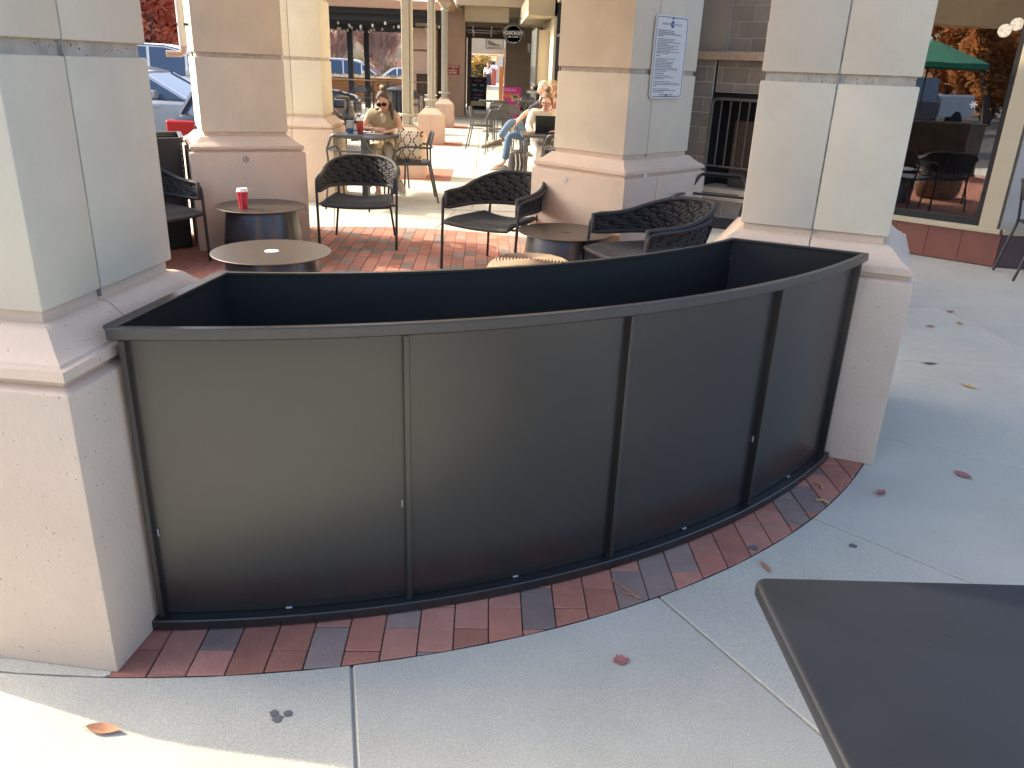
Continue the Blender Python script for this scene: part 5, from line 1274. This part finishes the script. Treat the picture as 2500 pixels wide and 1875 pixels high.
# ------------------------------------------------------------------ vehicles
M_tyre = pbr('tyre', (.02, .02, .02), .85, var=.1); M_rimm = pbr('alloy', (.45, .46, .47), .35, metal=.8, var=.05); M_carglass = pbr('sky_tint_car_glass', (.035, .075, .14), .05, var=0, spec=1.0)  # car glass has a blue base colour standing in for reflected sky
M_lampw = pbr('headlight_glass', (.6, .62, .64), .15, var=.1); M_lampr = pbr('tail_red', (.40, .02, .02), .2, var=.1)
def paint(nm, c): return pbr(nm, c, .28, metal=.0, var=0, coat=1.0, spec=.6)
def car(label, loc, rz, col, kind='suv', group='cars parked beyond the walk'):
    """nose towards local +x; origin under the middle"""
    t = thing('parked_car', label, 'car', loc, rz, group)
    if kind == 'suv': Lh, Wd, belt, roof, hood = 2.35, .96, 1.13, 1.74, 1.08
    else: Lh, Wd, belt, roof, hood = 2.3, .90, .92, 1.43, .92
    suv = kind == 'suv'
    prof = [(-Lh, .42, belt-.10, .80), (-Lh+.06, .30, belt-.02, .92), (-Lh+.5, .24, belt, .985), (-.6, .22, belt, 1.0), (.75, .22, belt, 1.0), (1.25, .22, hood, .99), (Lh-.45, .24, hood-.10, .95), (Lh-.12, .28, hood-.20, .86), (Lh, .40, hood-.34, .70)]
    secs = []
    for x, z0, z1, wf in prof:
        w_ = Wd*wf; r_ = []
        for yy, zz in ((-1, .15), (-1, .55), (-.985, .85), (-.90, .97), (-.6, 1.0), (.6, 1.0), (.90, .97), (.985, .85), (1, .55), (1, .15), (.9, 0), (-.9, 0)):
            r_.append((x, yy*w_, z0+(z1-z0)*zz))
        secs.append(r_)
    m = MB(); m.loft(secs); part('body', m, col, t, smooth=38)
    # greenhouse
    cab = ([(-Lh+.18, belt-.02), (-Lh+.42, roof-.06), (-.9, roof), (.1, roof-.01), (.55, roof-.10), (1.30, belt-.02)] if suv else [(-1.75, belt-.02), (-1.1, roof-.06), (-.4, roof), (.15, roof-.02), (.45, roof-.09), (1.25, belt-.02)])
    secs = []
    for x, z in cab:
        f = (z-belt)/(roof-belt); w_ = Wd*(.93-.17*max(0, f)); secs.append((x, w_, z))
    m = MB(); n_ = len(secs)
    vs = []
    for x, w_, z in secs: vs += [(x, -w_, z), (x, w_, z)]
    base = len(vs); vs += [(cab[0][0], -Wd*.93, belt-.03), (cab[0][0], Wd*.93, belt-.03), (cab[-1][0], -Wd*.93, belt-.03), (cab[-1][0], Wd*.93, belt-.03)]
    fs = [(2*i, 2*i+1, 2*i+3, 2*i+2) for i in range(n_-1)]+[tuple([2*i for i in range(n_)]), tuple([2*i+1 for i in reversed(range(n_))])]
    m.add(vs, fs); part('cabin_glass', m, M_carglass, t)
    # roof skin and pillars
    m = MB(); R_ = secs[1:5] if suv else secs[1:5]
    m.loft([[(x, -w_-.018, z-.13), (x, -w_-.012, z-.03), (x, -w_*.9, z+.022), (x, w_*.9, z+.022), (x, w_+.012, z-.03), (x, w_+.018, z-.13)] for x, w_, z in R_]); part('roof', m, col, t, smooth=40)
    for s in (-1, 1):
        def pil(a, b, wd_, nm='window_pillar'):
            (x0, w0, z0), (x1, w1, z1) = a, b
            mm = MB(); mm.loft([[(x0-wd_, s*(w0+.014), z0), (x0+wd_, s*(w0+.014), z0), (x0+wd_, s*(w0-.03), z0), (x0-wd_, s*(w0-.03), z0)], [(x1-wd_, s*(w1+.014), z1), (x1+wd_, s*(w1+.014), z1), (x1+wd_, s*(w1-.03), z1), (x1-wd_, s*(w1-.03), z1)]]); part(nm, mm, col, t)
        pil(secs[-1], secs[-2], .05); pil(secs[0], secs[1], .10)
        for xx in ((-1.25, -.22, .62) if suv else (-.85, .0)):
            pil((xx, Wd*.93, belt-.02), (xx-.03, Wd*.77, roof-.05), .03 if xx > -1 else .05)
        m = MB(); m.cbox((.72, s*(Wd+.10), belt+.07), (.10, .20, .14)); part('mirror', m, col, t, bevel=.03, seg=2)
        for xw in (-1.42, 1.42):
            m = MB(); T = Matrix.Translation((xw, s*(Wd-.11), .34)) @ RX; m.lathe([(.20, -.11), (.33, -.10), (.345, -.06), (.345, .06), (.33, .10), (.20, .11)], 28, T=T); wh = part('wheel', m, M_tyre, t, smooth=40)
            m = MB(); m.lathe([(.0001, -.112), (.21, -.105), (.22, .105), (.0001, .112)], 20, T=T); part('rim', m, M_rimm, wh)
            m = MB(); m.lathe([(.40, -.10), (.40, .10)], 28, T=Matrix.Translation((xw, s*(Wd-.09), .36)) @ RX); part('wheel_arch', m, M_tyre, t)
        m = MB(); m.loft([[(Lh-.42, s*Wd*.93, hood-.24), (Lh-.42, s*Wd*.95, hood-.36), (Lh-.42, s*Wd*.6, hood-.36), (Lh-.42, s*Wd*.6, hood-.24)], [(Lh-.03, s*Wd*.72, hood-.30), (Lh-.01, s*Wd*.74, hood-.42), (Lh-.01, s*Wd*.45, hood-.42), (Lh-.03, s*Wd*.45, hood-.30)]]); part('headlight', m, M_lampw, t)
        m = MB(); m.cbox((-Lh+.10, s*Wd*.74, belt-.22), (.22, .40, .28)); part('tail_light', m, M_lampr, t, bevel=.02)
        for xx in ((-.30, .75) if suv else (-.1, .7)):
            m = MB(); m.box(xx-.09, xx+.09, s*(Wd+.002) if s > 0 else -Wd-.02, s*(Wd+.02) if s > 0 else -Wd-.002, belt-.17, belt-.14); part('door_handle', m, col, t)
    m = MB(); m.box(Lh-.09, Lh+.015, -.5, .5, .48, hood-.36); gr_ = part('grille', m, M_dark, t, bevel=.02)
    for k in range(4): mm = MB(); mm.box(Lh+.012, Lh+.024, -.46, .46, .52+k*.05, .53+k*.05); part('bar', mm, M_rimm, gr_)
    m = MB(); m.box(-Lh-.02, -Lh+.03, -.26, .26, .52, .64); part('number_plate', m, M_white, t)
    return t
P_white = paint('paint_white', (.72, .73, .74)); P_black = paint('paint_black', (.012, .014, .02)); P_silver = pbr('paint_silver', (.48, .50, .53), .3, metal=.5, var=0, coat=1); P_blue = paint('paint_dark_blue', (.02, .03, .055))
car('glossy black car nosed toward the walk beside the olive-vested woman', (-5.55, 21.3, -.18), 0, P_black, 'suv')
car('white sport utility car behind the timber flower planter and pergola posts', (-6.35, 40.5, -.17), 0, P_white, 'suv')
car('second white car farther off, its nose just past the first white one', (-4.2, 49.5, -.18), 0, P_white, 'sedan')
car('dark sedan showing its red tail light behind the second planter', (-3.5, 13.9, -.18), R(90), P_blue, 'sedan')
car('silver sedan between the dark car and the tall white one', (-6.75, 16.6, -.18), 0, P_silver, 'sedan')
car('tall white car with windows coloured blue as reflected sky under the red tree', (-7.35, 20.4, -.05), 0, P_white, 'suv')
# pickup behind the viewer, mirrored in the shop window
pu = thing('pickup_truck', 'white pickup truck mirrored in the shop window', 'truck', (-17.6, -5.2, -.18), R(62))
m = MB(); m.box(-2.9, -.6, -.95, .95, .55, 1.32); part('bed', m, P_white, pu, bevel=.05, seg=2); m = MB(); m.box(-.58, 2.7, -.95, .95, .45, 1.15); part('cab', m, P_blue, pu, bevel=.08, seg=2)
m = MB(); m.loft([[(-.55, -.85, 1.13), (1.4, -.85, 1.13), (.8, -.72, 1.85), (-.45, -.72, 1.85)], [(-.55, .85, 1.13), (1.4, .85, 1.13), (.8, .72, 1.85), (-.45, .72, 1.85)]]); part('cabin_glass', m, M_carglass, pu)
for s in (-1, 1):
    m = MB(); m.box(-2.93, -2.80, s*.82-.11, s*.82+.11, .85, 1.28); part('tail_light', m, M_lampr, pu)
    for xw in (-1.8, 1.8): m = MB(); m.lathe([(.2, -.12), (.38, -.11), (.38, .11), (.2, .12)], 24, T=Matrix.Translation((xw, s*.85, .38)) @ RX); part('wheel', m, M_tyre, pu, smooth=40)
um = thing('green_parasol', 'green market parasol mirrored in the shop window', 'parasol', (-10.97, -1.65, -.18))
m = MB(); nn = 8; rim_ = [(1.5*math.cos(2*PI*k/nn), 1.5*math.sin(2*PI*k/nn), 2.22) for k in range(nn)]; m.add([(0, 0, 2.80)]+rim_+[(x, y, z-.14) for x, y, z in rim_], [(0, 1+k, 1+(k+1) % nn) for k in range(nn)]+[(1+k, 1+nn+k, 1+nn+(k+1) % nn, 1+(k+1) % nn) for k in range(nn)]); part('canopy', m, pbr('green_cloth', (.02, .20, .11), .8, var=.08), um)
m = MB(); m.tube([(0, 0, 0), (0, 0, 2.82)], .022, 8); part('pole', m, M_dkgrey, um); m = MB(); m.lathe([(.26, 0), (.26, .06), (.05, .09)], 20); part('base', m, M_dkgrey, um)

# ------------------------------------------------------------------ pergola, flower planter and fireplace of the next terrace
pg = thing('pergola', 'dark steel pergola with a slatted roof and string lights', 'pergola', (-3.6, 30, 0))
part('roof', MB().box(-2.2, 2.28, -5.5, 3.4, 2.74, 2.95), M_dark, pg)
for k, y_ in enumerate((3.4, 4.3, 5.2)): part('roof_step', MB().box(-1.0+.75*k, 2.28, y_, y_+.9, 2.66-.03*k, 2.93), M_dark, pg)
for k in range(9): part('joist', MB().box(-2.2, 2.28, -5.3+1.05*k, -5.2+1.05*k, 2.56, 2.739), M_dark, pg)
for x, y_, z1 in ((-1.02, -.6, 2.70), (-.52, -.2, 2.70), (2.15, -3.4, 2.9)): part('post', MB().box(x-.085, x+.085, y_-.085, y_+.085, 0, z1-.08), M_dark, pg)
part('fascia', MB().box(-2.3, 2.4, -5.75, -5.51, 2.88, 3.08), MATS['salmon_beam'], pg)
sl = thing('string_lights', 'string of small pale bulbs under the dark pergola roof', 'lights', (-3.6, 30, 2.6))
M_bulb = pbr('bulb_glass', (.75, .72, .66), .3, var=0)
for r_, (x0, x1, y_) in enumerate(((-2.1, 2.2, -5.2), (-2.1, 2.2, -3.0), (-2.0, -.2, -1.0))):
    pts = [(x0+(x1-x0)*k/12, y_+.5*math.sin(k*.6), -.05-.10*abs(math.sin(k*PI/4))) for k in range(13)]
    m = MB(); m.tube(pts, .006, 4); part('cable', m, M_blk, sl)
    for p in pts: m = MB(); sphere(m, (p[0], p[1], p[2]-.05), (.035, .035, .05), None, 8, 6); part('bulb', m, M_bulb, sl, smooth=60)
fp_ = thing('timber_planter', 'long orange timber planter wall full of yellow flowers', 'planter', (-4.0, 33.0, 0))
M_tim = pbr('orange_timber', (.48, .21, .07), .6)
for k in range(7): part('plank', MB().box(-2.4, 1.55, -.02, .02, .02+.125*k, .135+.125*k), M_tim, fp_, bevel=.004)
for x in (-2.42, -1.1, .2, 1.57): part('post', MB().box(x-.03, x+.03, -.05, .0, 0, .93), M_brown, fp_)
part('cap', MB().box(-2.45, 1.6, -.06, .40, .895, .925), pbr('tan_cap', (.50, .36, .20), .7), fp_); part('box_back', MB().box(-2.4, 1.55, .34, .38, .02, .89), M_tim, fp_)
fl_ = thing('flower_bed', 'row of yellow flowers and green sprigs on the timber planter', 'flowers', (-4.0, 33.18, .925)); rf = random.Random(8)
for nm, colr, cnt, hgt in (('blossoms', (.65, .50, .13), 700, .11), ('leaves', (.05, .10, .03), 160, .16)):
    m = MB()
    for k in range(cnt):
        c = Vector((rf.uniform(-2.35, 1.5), rf.uniform(-.15, .15), rf.uniform(.0, hgt))); s = rf.uniform(.012, .03); a = Vector((rf.uniform(-1, 1), rf.uniform(-1, 1), rf.uniform(-1, 1))).normalized()*s; b_ = a.orthogonal().normalized()*s*.7
        m.quad(c-a, c-b_, c+a, c+b_)
    part(nm, m, pbr('petal_'+nm, colr, .8, var=.2), fl_)
of = thing('terrace_fireplace', 'stacked cream stone fireplace on the next terrace', 'fireplace', (-1.80, 25.4, 0))
for k in range(4): part('stone_block', MB().box(-.45, .30, 0, .8, .02+.62*k, .60+.62*k) if k not in (1,) else MB().box(-.45, -.28, 0, .8, .64, 1.22), M_pedst, of, bevel=.01)
part('stone_block', MB().box(.26, .30, 0, .8, .64, 1.22), M_pedst, of); part('firebox', MB().box(-.28, .26, .12, .78, .641, 1.21), M_brown, of); part('shelf', MB().box(-.48, .33, -.05, .1, 1.221, 1.27), M_sillst, of)
part('chimney_cap', MB().box(-.30, .30, .05, .75, 2.5, 2.7), M_soff, of)
# terrace furniture
for k, (x, y_, h_) in enumerate(((-3.98, 26.3, 200), (-3.62, 26.6, 150), (-2.45, 25.4, 260), (-2.2, 23.9, 200), (-2.0, 22.9, 170))):
    dup(c3, (x, y_, 0), head(h_), ['grey metal chair by the timber planter, farthest from the walk', 'grey metal chair leaning close to the timber planter', 'grey metal chair beside the terrace table', 'dark grey metal chair between the painted columns', 'grey metal chair behind the first painted column'][k])
make_cafe_table('small grey pedestal table on the terrace by the timber planter', -2.85, 24.6, .55, M_grey, .90)
bn = thing('litter_bin', 'black slatted litter bin seen between two painted columns', 'bin', (-1.98, 19.6, 0))
m = MB(); m.lathe([(.24, .02), (.26, .9), (.22, .95)], 24); part('liner', m, M_dark, bn, smooth=40)
for k in range(20): m = MB(); a = 2*PI*k/20; m.box(-.02, .02, -.008, .008, .04, .9, Matrix.Translation((.28*math.cos(a), .28*math.sin(a), 0)) @ Matrix.Rotation(a+PI/2, 4, 'Z')); part('slat', m, M_dkgrey, bn)
m = MB(); m.lathe([(.30, .9), (.31, .93), (.2, .99)], 24); part('lid', m, M_dkgrey, bn, smooth=40)
rl_ = thing('terrace_rail', 'thin brown rail with slim posts before the terrace', 'railing', (-3.2, 24.6, 0))
m = MB(); m.tube([(-1.6, 0, 1.0), (1.5, 0, 1.0)], .016, 8); part('top_rail', m, pbr('rail_tan', (.33, .24, .15), .6), rl_)
for x in (-1.5, -.05, 1.4): m = MB(); m.tube([(x, 0, 0), (x, 0, 1.0)], .022, 8); part('post', m, M_dkgrey, rl_)

# ------------------------------------------------------------------ trees
def tree(label, loc, h, spread, trunk, leafmat, leaves, seed, group, twiggy=False, stems=1, low=.25, ls=.09):
    r = random.Random(seed); t = thing('tree', label, 'tree', loc, 0, group)
    tips = []; m = MB()
    def grow(p, d, ln, rad, lev):
        pts = [p]; q = p; dd = d.copy(); k = 4
        for i in range(k):
            dd = (dd+Vector((r.uniform(-.2, .2), r.uniform(-.2, .2), r.uniform(-.05, .15)))).normalized(); q = q+dd*ln/k; pts.append(q)
        m.tube(pts, [rad*(1-.45*i/k) for i in range(k+1)], 5 if lev < 2 else 3)
        if lev >= (4 if twiggy else 3): tips.append(pts); return
        for c in range(r.randint(3, 4) if lev else 6):
            f = r.uniform(.35, 1.0) if lev else r.uniform(low, 1.0); b = pts[min(k, int(f*k))]
            an = r.uniform(0, 2*PI); up = r.uniform(.35, 1.1); nd = (dd*.5+Vector((math.cos(an)*spread, math.sin(an)*spread, up))).normalized()
            grow(b, nd, ln*r.uniform(.5, .68), rad*.5, lev+1)
    for s in range(stems):
        a = 2*PI*s/max(stems, 1); d = Vector((.22*math.cos(a)*(stems > 1), .22*math.sin(a)*(stems > 1), 1)).normalized(); grow(Vector((.1*math.cos(a), .1*math.sin(a), 0)) if stems > 1 else Vector((0, 0, 0)), d, h*.45, trunk, 0)
    part('trunk', m, pbr('bark', (.10, .075, .06), .9, var=.3, vscale=20) if not twiggy else pbr('pale_bark', (.46, .32, .26), .9, var=.2), t)
    lm = MB()
    for k in range(leaves):
        tp = r.choice(tips); c = tp[r.randint(1, len(tp)-1)]+Vector((r.gauss(0, .28), r.gauss(0, .28), r.gauss(0, .22)))*(.5 if twiggy else 1)
        if twiggy:
            d = (Vector((r.gauss(0, .5), r.gauss(0, .5), r.uniform(.4, 1.2)))).normalized()*r.uniform(.25, .6); s = d.orthogonal().normalized()*r.uniform(.010, .020); lm.quad(c-s, c+s, c+d+s*.3, c+d-s*.3)
        else:
            a = Vector((r.uniform(-1, 1), r.uniform(-1, 1), r.uniform(-.6, .6))).normalized()*ls*r.uniform(.6, 1.4); b = a.orthogonal().normalized()*ls*r.uniform(.4, .9); lm.quad(c-a, c-b, c+a, c+b)
    part('crown', lm, leafmat, t); return t
def leafm(nm, c, c2_):
    m = pbr(nm, c, .8, var=.3, vscale=1.4, tint=c2_); n = m.node_tree.nodes; L = m.node_tree.links; b = n['Principled BSDF']
    src = b.inputs['Base Color'].links[0].from_socket; t = n.new('ShaderNodeBsdfTranslucent'); L.new(src, t.inputs[0]); mx = n.new('ShaderNodeMixShader'); mx.inputs[0].default_value = .5
    L.new(b.outputs[0], mx.inputs[1]); L.new(t.outputs[0], mx.inputs[2]); L.new(mx.outputs[0], n['Material Output'].inputs[0]); return m
L_red = leafm('leaf_red', (.72, .25, .16), (.62, .30, .2)); L_or = leafm('leaf_orange', (.60, .28, .10), (.50, .24, .10)); L_yl = leafm('leaf_gold', (.55, .38, .12), (.42, .32, .12)); L_tw = leafm('twig_rose', (.64, .43, .36), (.56, .38, .30))
L_gr = leafm('leaf_dull_green', (.09, .10, .04), (.16, .12, .05))
GT = 'autumn trees round the parking lot'
tree('red-leaved tree standing behind the tall white car', (-11.1, 29.5, -.18), 8, 1.0, .16, L_red, 16000, 1, GT, low=.15, ls=.10)
tree('red tree with dark forked trunks, beyond the nearer red tree', (-14.0, 35.5, -.18), 9, 1.0, .2, L_red, 14000, 2, GT, low=.12, ls=.12)
tree('low orange tree left of the red ones', (-18.5, 33.0, -.18), 7, 1.1, .2, L_or, 6000, 3, GT, low=.1, ls=.12)
for k, (x, y_, h_) in enumerate(((-10.6, 58, 8.5), (-7.4, 60, 8.0), (-4.6, 62, 7.4), (-13.5, 63, 8), (-2.4, 66, 7.0))):
    tree(['bare rosy twiggy tree beyond the white cars, tallest', 'bare rosy twiggy tree above the white car roofs, second of the row', 'bare rosy twiggy tree above the second white car', 'bare rosy twiggy tree mostly hidden behind the seamed pillar', 'bare rosy twiggy tree farthest along, behind the painted column'][k], (x, y_, -.18), h_, .9, .055, L_tw, 13000, 20+k, 'bare trees beyond the white cars', True, 5, .2)
for k, (x, y_, mt2, h_) in enumerate(((-24, -13, L_or, 9), (-29, -8, L_yl, 9.5), (-30, -17, L_or, 10), (-35, -12, L_yl, 11), (-23, -20, L_gr, 8), (-38, -20, L_or, 11), (-36, -5, L_yl, 10))):
    tree(['orange tree mirrored in the shop window, nearest', 'golden tree mirrored in the shop window above the pickup', 'orange tree mirrored behind the parasol', 'tall golden tree deep in the window mirror', 'dull green tree mirrored low in the window', 'far orange tree in the window mirror', 'far golden tree in the window mirror'][k], (x, y_, -.18), h_, 1.0, .2, mt2, 9000, 40+k, 'trees mirrored in the shop window', low=.12, ls=.12)
tree('small golden tree at the very end of the walk', (-.75, 68, 0), 3.2, .9, .08, L_yl, 1500, 77, GT, ls=.1)
hg = MB(); rh = random.Random(6)
for k in range(5000):
    c = Vector((rh.uniform(-26, 0), 66+rh.uniform(0, 3), rh.uniform(-.1, 1.3+.5*math.sin(k)))); a = Vector((rh.uniform(-1, 1), rh.uniform(-1, 1), rh.uniform(-1, 1))).normalized()*.16; b_ = a.orthogonal().normalized()*.12; hg.quad(c-a, c-b_, c+a, c+b_)
o = part('far_hedge', hg, L_gr, None); o['kind'] = 'stuff'; o['label'] = 'dull green hedge beyond the parking lot'

# ------------------------------------------------------------------ leaves and litter on the paving
M_lf1 = pbr('dry_leaf_tan', (.42, .20, .11), .8, var=.25, vscale=30); M_lf2 = pbr('dry_leaf_rose', (.38, .15, .14), .8, var=.2, vscale=30); M_lf3 = pbr('dry_leaf_yellow', (.55, .36, .14), .8, var=.2, vscale=30)
def leaf(label, x, y, ln, wd, h_, mat, curl=.02, shape='long', z=.001):
    t_ = MB(); n_ = 10; L_, R_, C_ = [], [], []
    for i in range(n_+1):
        f = i/n_; w_ = wd*math.sin(PI*f**.85)*(1 if shape == 'long' else (1+.25*math.sin(f*22)))+.0006; yy = ln*(f-.5); zz = .002+curl*(2*f-1)**2*.6
        L_.append((-w_, yy, zz+curl*.55*w_/wd)); C_.append((0, yy, zz)); R_.append((w_, yy, zz+curl*.35*w_/wd))
    k = len(C_); t_.add(L_+C_+R_, [(i, i+1, k+i+1, k+i) for i in range(n_)]+[(k+i, k+i+1, 2*k+i+1, 2*k+i) for i in range(n_)])
    t_.tube([(0, -ln*.5, .002+curl*.6), (0, -ln*.62, .004)], .0012, 4)
    o = part('fallen_leaf', t_, mat, None); o.location = (x, y, z); o.rotation_euler = (0, 0, R(-h_)); tag(o, label, 'leaf', 'fallen leaves'); return o
leaf('curled tan leaf at the edge of the sunlit paving', -.87, 1.487, .088, .014, 96, M_lf1, .016)
leaf('small rose leaf lying below the middle of the brick edge', .405, 1.745, .045, .019, 80, M_lf2, .006, 'lobed')
leaf('rose leaf on the concrete, farther from the pillar foot', 2.004, 2.873, .075, .022, 150, M_lf2, .008)
leaf('folded pink leaf near the foot of the pillar', 1.577, 2.705, .045, .018, 60, M_lf2, .02, 'lobed')
leaf('thin tan leaf between the brick edge and the black table', .954, 2.195, .065, .008, 165, M_lf1, .006)
leaf('narrow yellow leaf on the concrete past the pillar', 2.615, 3.895, .085, .014, 145, M_lf3, .008)
leaf('yellow leaf near the long pavement joint', 3.23, 5.085, .06, .022, 20, M_lf3, .01, 'lobed')
leaf('reddish leaf lying in the long pavement joint', 3.322, 5.365, .06, .016, 100, M_lf2, .01)
leaf('pale brown leaf short of the long pavement joint', 2.982, 4.991, .055, .018, 90, M_lf1, .01, 'lobed')
leaf('dark curled leaf on the concrete crack', 2.582, 4.241, .09, .010, 92, M_hairb, .01)
def bit(name, label, cat, pts, r, mat, group=None):
    m = MB(); m.tube(pts, r, 5); o = part(name, m, mat, None); tag(o, label, cat, group); return o
bit('twig', 'forked dry twig lying on the bricks', 'twig', [(.430, 2.115, .004), (.455, 2.08, .010), (.505, 2.017, .006)], .0028, M_lf1, 'twigs on the bricks')
bit('twig', 'small pale side twig beside the forked twig', 'twig', [(.462, 2.045, .004), (.49, 2.035, .008), (.50, 2.02, .005)], .0024, M_lf1, 'twigs on the bricks')
bit('seed_pod', 'curved pale seed pod on the bricks, nearer the pillar', 'seed pod', [(1.352, 2.79, .004), (1.362, 2.765, .008), (1.358, 2.74, .005)], .0042, M_lf3, 'seed pods on the bricks')
bit('seed_pod', 'curved pale seed pod on the bricks by the grey brick', 'seed pod', [(1.295, 2.648, .004), (1.32, 2.64, .008), (1.34, 2.622, .004)], .0038, M_lf3, 'seed pods on the bricks')
# dark blots of gum and oil on the paving
M_gum = pbr('old_gum', (.13, .13, .135), .8, var=.2)
for lb, x, y, r_ in (('leftmost of three dark gum spots on the concrete', -.486, 1.546, .011), ('dark gum spot farther right of its two neighbours', -.452, 1.545, .010), ('lowest of three dark gum spots on the concrete', -.474, 1.529, .012), ('round dark gum spot on the bricks below the planter', .95, 2.313, .017), ('pale gum spot on the concrete beside the brick edge', 1.306, 2.335, .014)):
    m = MB(); rg = random.Random(int(x*1000)); m.prism([(r_*(1+.25*rg.uniform(-1, 1))*math.cos(2*PI*k/11), r_*(1+.25*rg.uniform(-1, 1))*math.sin(2*PI*k/11)) for k in range(11)], .0, .0022)
    o = part('gum_spot', m, M_gum, None, smooth=None); o.location = (x, y, .0005); tag(o, lb, 'gum spot', 'gum spots on the paving')
